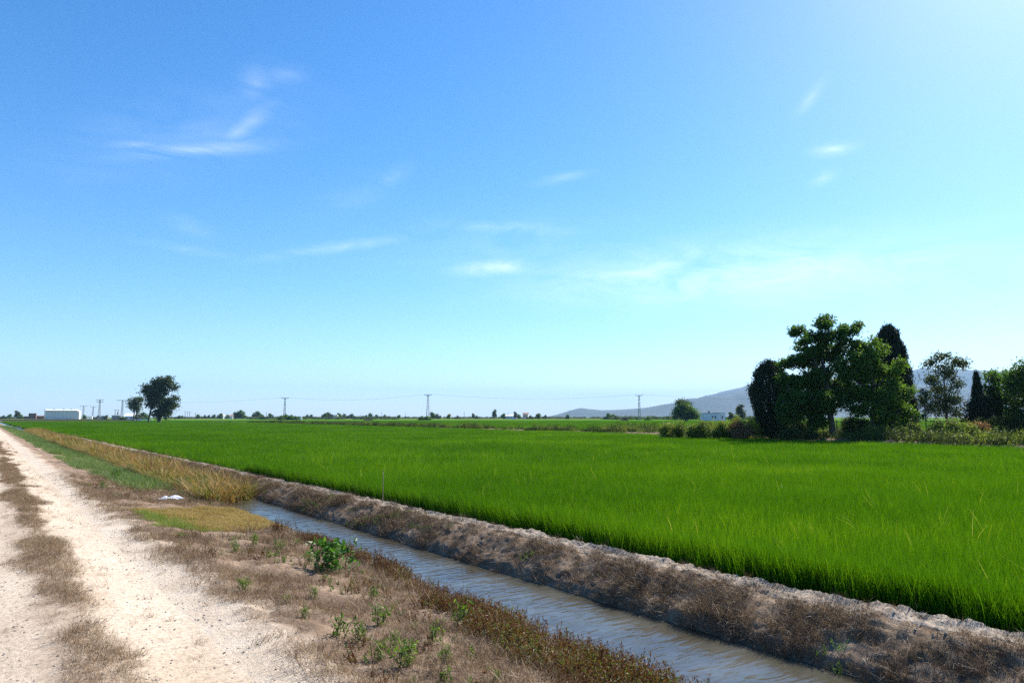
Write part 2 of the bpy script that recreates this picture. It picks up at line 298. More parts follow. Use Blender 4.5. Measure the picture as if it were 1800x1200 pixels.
def water_mat():
    m, t = newmat('canal_water'); o = N(t, 'ShaderNodeOutputMaterial'); p = N(t, 'ShaderNodeBsdfPrincipled')
    p.inputs['Roughness'].default_value = .07; p.inputs['IOR'].default_value = 1.33; p.inputs['Specular IOR Level'].default_value = .5
    ge = N(t, 'ShaderNodeNewGeometry')
    n0 = N(t, 'ShaderNodeTexNoise'); n0.inputs['Scale'].default_value = 1.3; n0.inputs['Detail'].default_value = 5; t.links.new(ge.outputs['Position'], n0.inputs['Vector'])
    r = ramp(t, [(.3, (.042, .034, .018)), (.55, (.066, .062, .047)), (.75, (.092, .09, .076))]); t.links.new(n0.outputs['Fac'], r.inputs[0]); t.links.new(r.outputs[0], p.inputs['Base Color'])
    mp = N(t, 'ShaderNodeMapping'); mp.inputs['Rotation'].default_value = (0, 0, math.radians(24)); mp.inputs['Scale'].default_value = (2.4, 9.5, 1); t.links.new(ge.outputs['Position'], mp.inputs[0])
    n1 = N(t, 'ShaderNodeTexNoise'); n1.inputs['Scale'].default_value = 1.0; n1.inputs['Detail'].default_value = 1.5; n1.inputs['Distortion'].default_value = .6; t.links.new(mp.outputs[0], n1.inputs['Vector'])
    n2 = N(t, 'ShaderNodeTexNoise'); n2.inputs['Scale'].default_value = 3.2; n2.inputs['Detail'].default_value = 2; t.links.new(mp.outputs[0], n2.inputs['Vector'])
    ad = N(t, 'ShaderNodeMath', operation='MULTIPLY_ADD'); ad.inputs[1].default_value = .12; t.links.new(n2.outputs['Fac'], ad.inputs[0]); t.links.new(n1.outputs['Fac'], ad.inputs[2])
    bu = N(t, 'ShaderNodeBump'); bu.inputs['Strength'].default_value = .6; bu.inputs['Distance'].default_value = .022; t.links.new(ad.outputs[0], bu.inputs['Height']); t.links.new(bu.outputs[0], p.inputs['Normal'])
    t.links.new(p.outputs[0], o.inputs[0]); return m
M['water'] = water_mat()

# ------------------------------------------------------------------ the lie of the land (x across the road, y along it)
def near_edge(y): return np.interp(y, [-8, 3, 7, 10.5, 14, 200], [4.45, 4.55, 4.72, 5.02, 5.08, 5.1]) + .10 * (fbm(y, y * 0 + 3.3, .7, 3, 5) - .5)
def far_edge(y): return 6.26 + .12 * (fbm(y, y * 0 + 9.1, .8, 3, 6) - .5)
WATER_Z = -.56
def prof(x, y):
    x = np.asarray(x, dtype=np.float64); y = np.asarray(y, dtype=np.float64)
    z = np.where(x < -1.0, -.45 * sstep(-1.2, -5.0, x) * 0 - .30 * sstep(1.2, 5.0, -x), 0.0)
    tr = np.exp(-((x + .15) / .33) ** 2) + np.exp(-((x - 1.5) / .36) ** 2)
    z = z - .035 * tr + .03 * np.exp(-((x - .7) / .3) ** 2) + .018 * (fbm(x, y, 1.1, 4, 11) - .5)
    ne = near_edge(y); fe = far_edge(y)
    v = sstep(1.85, 2.2, x)
    lump = .15 * (fbm(x, y, 1.3, 4, 21) - .5) + .08 * (fbm(x, y, 5, 3, 22) - .5)
    zv = -.02 - .155 * np.clip(x - 2.05, 0, 3) + lump * (1 - .6 * sstep(ne - .4, ne, x)) - .30 * sstep(ne - .25, ne + .15, x)
    z = z * (1 - v) + v * zv
    c = sstep(ne, ne + .45, x); z = z * (1 - c) + c * -.98
    lb = .11 * (fbm(x, y, 1.7, 4, 31) - .5) + .05 * (fbm(x, y, 17, 2, 33) - .5) + .06 * (fbm(x, y, 8, 3, 32) - .5)
    up = np.interp(x - fe, [-.25, 0, .10, .62, 1.05], [0, .36, .47, .70, .74]); zb = -.92 + up + lb * sstep(fe - .1, fe + .2, x)
    w = sstep(fe - .35, fe - .05, x); z = z * (1 - w) + w * zb
    dn = sstep(7.38, 7.62, x); z = z * (1 - dn) + dn * -.45
    return z
def land(px, py):
    z = -.1
    for _ in range(12): p = at(px, py, z); z = .5 * z + .5 * float(prof(p.x, p.y))
    p = at(px, py, z); p.z = float(prof(p.x, p.y)); return p
def ys_list(d0, y0, y1, k, yend):
    r = list(np.arange(y0, y1, d0)); y = y1; d = d0
    while y < yend: r.append(y); d *= k; y += d
    r.append(yend); return np.array(r)
def strip(name, x0, x1, dx, d0, ynear, k, mat, label, cat):
    xs = np.linspace(x0, x1, int((x1 - x0) / dx) + 1); ys = ys_list(d0, -8, ynear, k, 760)
    X, Y = np.meshgrid(xs, ys); Z = prof(X, Y); V = np.stack([X, Y, Z], -1).reshape(-1, 3)
    n, m = len(ys), len(xs); i = (np.arange(n - 1)[:, None] * m + np.arange(m - 1)[None]).ravel()
    o = link(name, mesh_np(name, V, [np.stack([i, i + 1, i + m + 1, i + m], 1)], mat, smooth=True))
    return tag(o, label, cat, kind='structure')
strip('dirt_road', -2.2, 1.55, .07, .08, 14, 1.03, M['road'], 'pale dusty gravel farm track with two wheel ruts', 'track')
strip('verge', 1.55, 5.55, .04, .05, 14, 1.03, M['verge'], 'dry brown earth verge between the track and the canal', 'verge')
strip('canal_bank', 5.55, 7.65, .028, .035, 14, 1.025, M['bank'], 'raised earth bank between the canal and the rice field', 'bank')
# pale trodden crest is the same earth, dried: a skin 4 mm above the bank's top
xs = np.linspace(6.90, 7.52, 24); ys = ys_list(.035, -8, 14, 1.025, 760); X, Y = np.meshgrid(xs, ys)
edge = .5 + .5 * np.cos((X - 7.23) / .31 * math.pi); keep = edge + .55 * (fbm(X, Y, 3.5, 4, 77) - .5)
Z = prof(X, Y) + .004 - .05 * sstep(.42, .22, keep) * 0 + np.where(keep > .30, 0.0, -.03)
n, m_ = len(ys), len(xs); i = (np.arange(n - 1)[:, None] * m_ + np.arange(m_ - 1)[None]).ravel()
tag(link('bank_crest', mesh_np('bank_crest', np.stack([X, Y, Z], -1).reshape(-1, 3), [np.stack([i, i + 1, i + m_ + 1, i + m_], 1)], M['crest'], smooth=True)),
    'pale trodden dry crest along the top of the canal bank', 'bank', kind='structure')
V = [(4.5, -8, WATER_Z), (6.9, -8, WATER_Z), (6.9, 760, WATER_Z), (4.5, 760, WATER_Z)]
tag(link('water', mesh_np('water', V, [[[0, 1, 2, 3]]], M['water'])), 'murky rippled water in the narrow irrigation canal', 'water', kind='structure')
g = -.45; B = 14000
V = [(7.6, -B, g), (B, -B, g), (B, B, g), (7.6, B, g), (-B, -B, g), (-2.2, -B, g), (-2.2, B, g), (-B, B, g), (-2.2, 760, g), (7.6, 760, g)]
tag(link('ground', mesh_np('ground', V, [[[0, 1, 2, 3], [4, 5, 6, 7], [8, 9, 3, 6]]], M['mud'])), 'flat dark delta soil under the fields', 'ground', kind='structure')

# where the first rice field ends and the next begins
def edge_x(y): return np.interp(y, [-60, 15, 67, 137, 360], [40, 46.5, 56.5, 63, 82])
FIELD_END = 360.0

# ------------------------------------------------------------------ blades and scatter
def blades(n, R, h, w, lean, droop, seed, seg=3, square=False, vrange=(0, 1), hvar=None, tipw=.8):
    r = np.random.default_rng(seed)
    if square: bx = r.uniform(-R, R, n); by = r.uniform(-R, R, n)
    else: a = r.uniform(0, 2 * np.pi, n); q = R * np.sqrt(r.uniform(0, 1, n)); bx = q * np.cos(a); by = q * np.sin(a)
    hh = r.uniform(h[0], h[1], n); a = r.uniform(0, 2 * np.pi, n); ln = lean * r.uniform(.1, 1, n) ; dr = droop * r.uniform(.1, 1.2, n)
    fa = r.uniform(0, np.pi, n); ww = w * r.uniform(.7, 1.3, n); va = r.uniform(*vrange, n)
    V = []; VA = []
    for k in range(seg + 1):
        t = k / seg; off = hh * (ln * t + dr * t * t); z = hh * (t - .45 * dr * t * t * t) * np.sqrt(np.maximum(1 - np.minimum(ln, .95) ** 2, .04))
        cx = bx + np.cos(a) * off; cyy = by + np.sin(a) * off; wk = ww * (1 - t) ** tipw * .5 if k < seg else ww * 0
        if k == 0: wk = ww * .3
        dx = np.cos(fa) * wk; dy = np.sin(fa) * wk
        if k < seg: V += [np.stack([cx - dx, cyy - dy, z], 1), np.stack([cx + dx, cyy + dy, z], 1)]; VA += [va, va]
        else: V += [np.stack([cx, cyy, z], 1)]; VA += [va]
    nv = len(V); V = np.stack(V, 1).reshape(-1, 3); VA = np.stack(VA, 1).ravel(); b = np.arange(n) * nv
    Q = [np.stack([b + 2 * k, b + 2 * k + 1, b + 2 * k + 3, b + 2 * k + 2], 1) for k in range(seg - 1)]
    T = np.stack([b + 2 * seg - 2, b + 2 * seg - 1, b + 2 * seg], 1)
    return V, ([np.concatenate(Q)] if Q else []) + [T], VA
def blade_mesh(name, mat, *a, **k):
    V, Fs, v = blades(*a, **k); return mesh_np(name, V, Fs, mat, v)
def leafquads(P, size, r, up=.0, asp=.5):
    """leaf diamonds at points P (n,3)"""
    n = len(P); d = r.normal(size=(n, 3)); d[:, 2] += up; d /= np.linalg.norm(d, axis=1)[:, None]
    e = r.normal(size=(n, 3)); e = np.cross(d, e); e /= np.linalg.norm(e, axis=1)[:, None]
    s = (size * r.uniform(.6, 1.35, n))[:, None]; nrm = np.cross(d, e) * s * .12
    V = np.stack([P - d * s * .5, P + e * s * asp * .5 + nrm, P + d * s * .5, P - e * s * asp * .5 + nrm], 1).reshape(-1, 3)
    b = np.arange(n) * 4
    return V, [np.concatenate([np.stack([b, b + 1, b + 2], 1), np.stack([b, b + 2, b + 3], 1)])], np.repeat(r.uniform(0, 1, n), 4)
def weed_mesh(name, mat, seed, stems=6, h=.25, spread=.5, leaf=.05, per=9, R=.05, up=.5, asp=.4, stemw=.005):
    r = np.random.default_rng(seed); Vs, Fs3, VA = [], [], []; P = []; off = 0
    for s in range(stems):
        a = r.uniform(0, 6.28); hh = h * r.uniform(.55, 1.1); ln = spread * r.uniform(.1, 1); bx, by = r.normal(0, R, 2)
        for k in range(per):
            t = (k + 1) / per; P.append((bx + math.cos(a) * ln * hh * t + r.normal(0, leaf * .35), by + math.sin(a) * ln * hh * t + r.normal(0, leaf * .35), hh * t * (1 - .3 * ln * t)))
        tip = P[-1]; w = stemw
        V = np.array([(bx - w, by, 0), (bx + w, by, 0), (tip[0], tip[1], tip[2]), (bx, by - w, 0), (bx, by + w, 0)])
        Vs.append(V); Fs3.append(np.array([(0, 1, 2), (3, 4, 2)]) + off); VA.append(np.full(5, .15)); off += 5
    V, Fq, va = leafquads(np.array(P), leaf, r, up, asp)
    Vs.append(V); Fs3.append(Fq[0] + off); VA.append(va)
    return mesh_np(name, np.concatenate(Vs), [np.concatenate(Fs3)], mat, np.concatenate(VA))
_gn = {}
def scatter(name, protos, pts, scale, label, cat, rot=None, tilt=.0, kind='stuff'):
    """one 'stuff' object: the points carry copies of the prototype meshes (instances)"""
    pts = np.asarray(pts, dtype=np.float32); n = len(pts)
    me = bpy.data.meshes.new(name); me.vertices.add(n); me.vertices.foreach_set('co', pts.ravel())
    r = np.random.default_rng(n + len(name))
    R = np.zeros((n, 3), dtype=np.float32); R[:, 2] = r.uniform(0, 6.283, n) if rot is None else rot; R[:, 0] = r.normal(0, 1, n) * tilt; R[:, 1] = r.normal(0, 1, n) * tilt
    S = np.asarray(scale, dtype=np.float32) * np.ones(n, dtype=np.float32)
    a = me.attributes.new('rot', 'FLOAT_VECTOR', 'POINT'); a.data.foreach_set('vector', R.ravel())
    a = me.attributes.new('scl', 'FLOAT', 'POINT'); a.data.foreach_set('value', S)
    a = me.attributes.new('idx', 'INT', 'POINT'); a.data.foreach_set('value', r.integers(0, len(protos), n).astype(np.int32))
    o = link(name, me)
    src = bpy.data.collections.new(name + '_sources')
    for i, p in enumerate(protos):
        po = bpy.data.objects.new('%s_source_%02d' % (name, i), p); src.objects.link(po)
    g = bpy.data.node_groups.new(name + '_scatter', 'GeometryNodeTree')
    g.interface.new_socket('Geometry', in_out='INPUT', socket_type='NodeSocketGeometry'); g.interface.new_socket('Geometry', in_out='OUTPUT', socket_type='NodeSocketGeometry')
    gi = g.nodes.new('NodeGroupInput'); go = g.nodes.new('NodeGroupOutput')
    ci = g.nodes.new('GeometryNodeCollectionInfo'); ci.inputs['Collection'].default_value = src; ci.inputs['Separate Children'].default_value = True; ci.inputs['Reset Children'].default_value = True
    ip = g.nodes.new('GeometryNodeInstanceOnPoints'); ip.inputs['Pick Instance'].default_value = True
    def attr(nm, ty):
        k = g.nodes.new('GeometryNodeInputNamedAttribute'); k.data_type = ty; k.inputs['Name'].default_value = nm; return k.outputs['Attribute']
    g.links.new(gi.outputs[0], ip.inputs['Points']); g.links.new(ci.outputs[0], ip.inputs['Instance'])
    g.links.new(attr('idx', 'INT'), ip.inputs['Instance Index']); g.links.new(attr('scl', 'FLOAT'), ip.inputs['Scale'])
    er = g.nodes.new('FunctionNodeEulerToRotation'); g.links.new(attr('rot', 'FLOAT_VECTOR'), er.inputs[0]); g.links.new(er.outputs[0], ip.inputs['Rotation'])
    g.links.new(ip.outputs[0], go.inputs[0])
    md = o.modifiers.new('scatter', 'NODES'); md.node_group = g
    return tag(o, label, cat, kind=kind)
def frustum(x, y, margin=4.0, a0=-39, a1=39):
    """kept a little wider than the view, so that a step aside still shows growth"""
    ang = np.degrees(np.arctan2(x, y)) - math.degrees(YAW); d = np.hypot(x, y)
    mg = np.degrees(np.arctan2(margin, np.maximum(d, .1)))
    return (ang > a0 - mg) & (ang < a1 + mg)
def jgrid(x0, x1, y0, y1, s, seed):
    r = np.random.default_rng(seed); xs = np.arange(x0, x1, s); ys = np.arange(y0, y1, s); X, Y = np.meshgrid(xs, ys)
    return X.ravel() + r.uniform(-.5, .5, X.size) * s, Y.ravel() + r.uniform(-.5, .5, X.size) * s

# ------------------------------------------------------------------ rice
RZ = -.45
tufts = [blade_mesh('rice_tuft', M['rice'], 84, .15, (.46, .68), .0105, .17, .24, 100 + i, seg=3) for i in range(7)]
patch = [blade_mesh('rice_patch', M['rice'], 520, .62, (.50, .73), .017, .24, .30, 200 + i, seg=2, square=True) for i in range(5)]
big = [blade_mesh('rice_block', M['rice'], 1500, 1.75, (.46, .72), .035, .26, .30, 300 + i, seg=2, square=True) for i in range(4)]
NEAR, MID = 26.0, 85.0
x, y = jgrid(7.5, 34, -6, 32, .20, 1); d = np.hypot(x, y); k = (d < NEAR) & frustum(x, y, 5) & (x < edge_x(y))
edge_wob = 7.60 + .10 * (fbm(y, y * 0, .9, 3, 41) - .5)
k &= x > edge_wob
x, y = x[k], y[k]; sc = .86 + .28 * fbm(x, y, .35, 3, 42)
xe, ye = jgrid(7.60, 8.15, -4, 26, .115, 101); ke = xe > 7.62 + .10 * (fbm(ye, ye * 0, .9, 3, 41) - .5)   # the thick outer rows
x = np.concatenate([x, xe[ke]]); y = np.concatenate([y, ye[ke]]); sc = np.concatenate([sc, .96 + .16 * fbm(xe[ke], ye[ke], .6, 3, 47)])
P1 = np.stack([x, y, np.full(len(x), RZ)], 1)
scatter('rice_crop', tufts, P1, sc, 'bright green rice plants standing in the nearest part of the field', 'rice', tilt=.05)
x, y = jgrid(8.0, 90, -20, 90, 1.0, 2); d = np.hypot(x, y); k = (d >= NEAR - .4) & (d < MID) & frustum(x, y, 5) & (x < edge_x(y) - .6) & (x > 8.05)
x, y = x[k], y[k]; xf, yf = jgrid(7.65, 8.1, 20, FIELD_END, .4, 3)
P2 = np.stack([x, y, np.full(len(x), RZ)], 1); s2 = .88 + .24 * fbm(x, y, .25, 3, 43)
scatter('rice_crop', patch, P2, s2, 'even green rice canopy in the middle distance before the trees', 'rice', tilt=.02)
kk = np.hypot(xf, yf) > NEAR - .5; kk &= yf < 140; xf, yf = xf[kk], yf[kk]
scatter('rice_crop', tufts, np.stack([xf, yf, np.full(len(xf), RZ)], 1), 1.0, 'thin edge row of rice along the far part of the bank', 'rice', tilt=.05)
x, y = jgrid(9.2, 130, 10, FIELD_END, 2.9, 4); d = np.hypot(x, y); k = (d >= MID - 1.2) & frustum(x, y, 6) & (x < edge_x(y) - 1.8)
x, y = x[k], y[k]
scatter('rice_crop', big, np.stack([x, y, np.full(len(x), RZ)], 1), .92 + .2 * fbm(x, y, .1, 3, 44), 'distant green rice reaching to the white warehouse', 'rice')
# the next field, behind the dividing bank and the trees
x, y = jgrid(50, 330, -20, 330, 3.0, 5); d = np.hypot(x, y); e = edge_x(y)
isl = (y < 58) & (x < e + 17)
k = (x > e + 5.5) & ~isl & frustum(x, y, 6, -39, 40) & (d < 330) & (x > 0)
x, y = x[k], y[k]
scatter('rice_crop', big, np.stack([x, y, np.full(len(x), RZ + .05)], 1), .95 + .15 * fbm(x, y, .1, 3, 45), 'second rice field beyond the dividing bank and the trees', 'rice')

M['stalk'] = leaf_mat('pale_rice_stalk', [(0, (.20, .30, .02)), (.5, (.34, .40, .04)), (1, (.50, .45, .14))], transl=.4, spec=.1)
stk = [blade_mesh('rice_stalk', M['stalk'], 4, .06, (.60, .86), .013, .55, .5, 350 + i, seg=3) for i in range(5)]
r = np.random.default_rng(31); n = 1500; aa = r.uniform(math.radians(-4), math.radians(80), n); dd = 7.5 + 60 * r.uniform(0, 1, n) ** 1.3; x, y = dd * np.sin(aa), dd * np.cos(aa); k = (x > 7.8) & (x < edge_x(y) - 1) & (fbm(x, y, .25, 2, 46) > .42)
x, y = x[k], y[k]
scatter('rice_stalks', stk, np.stack([x, y, np.full(len(x), RZ)], 1), r.uniform(.85, 1.1, len(x)), 'pale yellow stalks poking above the rice canopy', 'rice stalks', tilt=.1)

# far flat fields, at canopy height
def field(D0, D1, p0, p1, mat, label, z=.12):
    a, b, c, d = place(p0, D0, z), place(p1, D0, z), place(p1, D1, z), place(p0, D1, z)
    mb = MB().prism([a, b, c, d], (0, 0, -.5))
    tag(mb.build('field', mat), label, 'field', kind='structure')
field(345, 520, 250, 640, M['field'], 'flat green far field under the row of distant trees')
field(338, 520, 655, 1090, M['field'], 'flat green far field around the central lattice pylon')
field(338, 560, 1105, 2400, M['field'], 'flat green far field behind the trees under the mountains')
field(540, 900, -40, 900, M['field_dry'], 'dull green stubble field near the horizon below distant farm buildings')
field(580, 1100, 910, 2600, M['field_dry'], 'dull green stubble field near the horizon at the mountain foot')
field(930, 3800, -300, 2800, M['field'], 'hazy green plain at the very horizon', z=.05)

# ------------------------------------------------------------------ dry growth, verge, canal edges
dryt = [blade_mesh('dry_tuft', M['dry'], 34, .07, (.05, .15), .0042, .95, .5, 400 + i, seg=2) for i in range(6)]
flat = [blade_mesh('flat_straw', M['dry'], 26, .11, (.06, .16), .0045, 1.9, .2, 420 + i, seg=2) for i in range(5)]
dkv = [blade_mesh('grey_straw', M['darkdry'], 26, .10, (.06, .17), .0046, 1.5, .4, 430 + i, seg=2) for i in range(4)]
x, y = jgrid(1.5, 5.0, -3, 40, .08, 10); r = np.random.default_rng(10)
den = fbm(x, y, 1.5, 4, 51); ne = near_edge(y)
k = frustum(x, y, 2.5) & (r.uniform(0, 1, len(x)) < (.10 + 1.25 * sstep(.36, .62, den) * sstep(1.75, 2.25, x + .7 * (den - .5))) * sstep(1.5, 2.0, x)) & (x < ne - .1)
ym = (x > 2.35) & (x < 4.9) & (y > 12.4 + .5 * (x - 2.4)) & (y < 15.9 + .75 * (x - 2.5))
k &= ~ym & (np.hypot(x, y) < 26)
x, y = x[k], y[k]; P = np.stack([x, y, prof(x, y) - .004], 1)
scatter('dry_grass', dryt + flat + flat + dkv, P, .5 + .9 * fbm(x, y, 2.2, 3, 52), 'dead brown straw matted over the verge', 'dry grass', tilt=.2)
vw = [weed_mesh('sprout', M['weed'], 680 + i, 5, .09, .6, .028, 7, .025) for i in range(3)] + [weed_mesh('sprout', M['redweed'], 690 + i, 5, .13, .6, .026, 8, .03) for i in range(3)] + [blade_mesh('dead_stem', M['dry'], 9, .05, (.14, .32), .005, .7, .5, 695 + i, seg=3) for i in range(5)]
r = np.random.default_rng(21); n = 1500; yy = 2.5 + 20 * r.uniform(0, 1, n) ** 1.3; xx = r.uniform(2.2, 4.9, n); k = (xx < near_edge(yy) - .1) & (fbm(xx, yy, 1.1, 3, 66) > .44) & frustum(xx, yy, 2)
k &= ~((yy > 12.3) & (yy < 18)); xx, yy = xx[k], yy[k]
scatter('verge_sprouts', vw, np.stack([xx, yy, prof(xx, yy) - .004], 1), .5 + .9 * r.uniform(0, 1, len(xx)) ** 2, 'tangle of small sprouts and dead stems among the verge straw', 'weeds', tilt=.25)
# track: dead grass strip between the ruts, loose pebbles
x, y = jgrid(-.2, 1.5, -2, 70, .06, 11); r = np.random.default_rng(11)
den = fbm(x, y * .55, 1.7, 4, 53); w = np.exp(-((x - .76) / .25) ** 2)
k = (r.uniform(0, 1, len(x)) < 1.0 * sstep(.44, .64, den + .44 * (w - .62)) + .02) & frustum(x, y, 2)
x, y = x[k], y[k]; P = np.stack([x, y, prof(x, y) - .004], 1)
scatter('dry_grass', dryt + flat, P, .45 + .55 * fbm(x, y, 1.7, 3, 54), 'dead brown grass along the middle of the track', 'dry grass', tilt=.2)
def stone_mesh(name, mat, seed):
    r = np.random.default_rng(seed); V = np.array([(math.cos(a) * q, math.sin(a) * q, z) for z, q in ((-.3, .7), (.25, .9), (.6, .45)) for a in np.linspace(0, 2 * math.pi, 6)[:-1]]) * r.uniform(.75, 1.25, (15, 1))
    V = np.concatenate([V, [(0, 0, .75)]]); Q = []; T = []
    for l in range(2):
        for j in range(5): j2 = (j + 1) % 5; Q.append((l * 5 + j, l * 5 + j2, l * 5 + 5 + j2, l * 5 + 5 + j))
    for j in range(5): T.append((10 + j, 10 + (j + 1) % 5, 15))
    return mesh_np(name, V, [Q, T], mat)
stones = [stone_mesh('pebble', M['stone'], 500 + i) for i in range(5)]
r = np.random.default_rng(12); n = 9000; yy = 1.5 + 28 * r.uniform(0, 1, n) ** 1.6; xx = r.uniform(-.9, 2.3, n)
k = frustum(xx, yy, 2); xx, yy = xx[k], yy[k]
scatter('gravel', stones, np.stack([xx, yy, prof(xx, yy)], 1), .0035 + .011 * r.uniform(0, 1, len(xx)) ** 4, 'small loose stones strewn over the track', 'gravel', tilt=.4)
clods = [stone_mesh('clod', M['clod'], 520 + i) for i in range(6)]
r = np.random.default_rng(13); n = 2600; yy = 1.0 + 34 * r.uniform(0, 1, n) ** 1.5; xx = 7.12 + r.normal(0, .20, n)
scatter('earth_clods', clods, np.stack([xx, yy, prof(xx, yy)], 1), .006 + .016 * r.uniform(0, 1, n) ** 4, 'dry pale clods crumbling on the bank crest', 'clods', tilt=.5)
# bank slope: dead roots and stalks, dark
dkt = [blade_mesh('dead_stalks', M['darkdry'], 36, .08, (.05, .17), .0048, 1.0, .6, 440 + i, seg=2) for i in range(6)]
x, y = jgrid(6.2, 7.4, -1, 45, .055, 14); r = np.random.default_rng(14); den = fbm(x, y, 1.9, 4, 55)
k = (x > far_edge(y) - .03) & (r.uniform(0, 1, len(x)) < (.15 + .90 * sstep(.37, .62, den)) * (1 - .90 * sstep(6.95, 7.2, x + .5 * (den - .5)))) & frustum(x, y, 2.5)
x, y = x[k], y[k]
scatter('dead_weeds', dkt + dryt[:3], np.stack([x, y, prof(x, y) - .006], 1), .55 + .75 * fbm(x, y, 2.5, 3, 56), 'dark dead weeds and roots hanging on the shaded bank slope', 'dead weeds', tilt=.45)
x, y = jgrid(6.2, 7.1, 0, 40, .16, 15); r = np.random.default_rng(15); k = (r.uniform(0, 1, len(x)) < sstep(.60, .72, fbm(x, y, .8, 3, 57))) & (x > far_edge(y))
x, y = x[k], y[k]
wsm = [weed_mesh('bank_weed', M['weed'], 600 + i, 6, .11, .7, .03, 7, .04) for i in range(4)]
scatter('low_weeds', wsm, np.stack([x, y, prof(x, y)], 1), .8, 'sparse low green weeds on the bank slope', 'weeds')
# near water edge: red-brown knotweed with green shoots
rw = [weed_mesh('red_weed', M['redweed'], 620 + i, 9, .22, .55, .034, 11, .06, asp=.33) for i in range(6)]
x, y = jgrid(3.6, 5.4, .5, 17, .105, 16); r = np.random.default_rng(16); ne = near_edge(y); den = fbm(x, y, .9, 3, 58)
wid = .30 + .65 * sstep(9.5, 3.5, y)
k = (x > ne - .10 - wid - .45 * (den - .4)) & (x < ne + .02) & (y < 10.6 + den * 3) & frustum(x, y, 2) & (r.uniform(0, 1, len(x)) < .25 + 1.0 * sstep(.34, .55, den))
x, y = x[k], y[k]
scatter('red_weeds', rw, np.stack([x, y, np.maximum(prof(x, y), WATER_Z) - .01], 1), .5 + .75 * fbm(x, y, 1.4, 3, 59), 'red brown weeds with green shoots crowding the near water edge', 'weeds', tilt=.12)
# yellow and green mat of short grass by the canal
mat_y = [blade_mesh('mat_grass', M['yellow'], 60, .09, (.03, .075), .0055, .9, .4, 460 + i, seg=2) for i in range(4)]
mat_g = [blade_mesh('mat_grass', M['green'], 60, .09, (.03, .08), .0055, .9, .4, 470 + i, seg=2) for i in range(4)]
x, y = jgrid(2.2, 5.3, 11.5, 18.5, .055, 17); q = fbm(x, y, 1.2, 3, 60)
front = 12.3 + .5 * (x - 2.4) + .2 * np.sin(x * 3); back = 15.9 + .75 * (x - 2.5)
inm = (y > front + .8 * (q - .5)) & (y < back + .6 * (q - .5)) & (x > 2.30 + .5 * (q - .5)) & (x < near_edge(y) - .12)
re_ = np.random.default_rng(171); ed_ = np.minimum(np.minimum(y - front, back - y) / .5, (x - 2.3) / .35) + 1.4 * (q - .5)
inm &= re_.uniform(0, 1, len(x)) < .12 + sstep(-.1, .9, ed_)
gr_ = inm & (x + .10 * (y - 12) + 1.6 * (q - .5) + re_.normal(0, .16, len(x)) < 3.22)
ye_ = inm & ~gr_
for kk_, pr_, lab, c_ in ((gr_, mat_g, 'low green grass mat at the edge of the track', 'grass'), (ye_, mat_y, 'low yellow grass mat sloping down to the canal', 'grass')):
    xx, yy = x[kk_], y[kk_]
    scatter('mat_grass', pr_, np.stack([xx, yy, prof(xx, yy) - .003], 1), .8 + .4 * fbm(xx, yy, 2, 2, 61), lab, c_, tilt=.1)
# reed bed filling the canal
reed = [blade_mesh('reed_clump', M['reed'], 34, .17, (.35, 1.0), .030, .5, .95, 480 + i, seg=4, tipw=.6) for i in range(7)]
x, y = jgrid(4.4, 6.25, 18.4, 125, .25, 18); q = fbm(x, y, .5, 3, 62)
lo = 4.72 + .3 * sstep(60, 110, y) + .5 * (q - .5); hi = 6.2 - .1 * sstep(26, 20, y) + .2 * (q - .5)
k = (x > lo) & (x < hi) & (y > 19.2 + 1.1 * (x - 4.7) + 1.6 * (q - .5)) & (np.random.default_rng(18).uniform(0, 1, len(x)) < np.clip(1.1 - y / 240, .4, 1))
x, y = x[k], y[k]
scatter('reed_bed', reed, np.stack([x, y, np.maximum(prof(x, y), WATER_Z) - .03], 1), (.52 + .75 * fbm(x, y, .45, 3, 63)) * (1 + .15 * sstep(30, 90, y)), 'yellow and rust coloured reeds choking the canal', 'reeds', tilt=.1)
# green and grey grass on the verge beside the reeds
gg = [blade_mesh('verge_grass', M['greygreen'], 50, .16, (.14, .36), .010, .6, .5, 490 + i, seg=3) for i in range(5)]
x, y = jgrid(2.3, 4.9, 19.5, 190, .24, 19); q = fbm(x, y, .6, 3, 64)
k = (x > 2.85 + .6 * (q - .5) + .35 * sstep(30, 20, y)) & (x < 4.5 + .8 * sstep(70, 120, y)) & (np.random.default_rng(19).uniform(0, 1, len(x)) < sstep(19.5, 27, y) * 1.1 * sstep(.22, .5, q))
x, y = x[k], y[k]
scatter('verge_grass', gg, np.stack([x, y, prof(x, y) - .01], 1), .55 + .75 * fbm(x, y, .4, 3, 65), 'grey green grass along the verge beside the reeds', 'grass', tilt=.1)

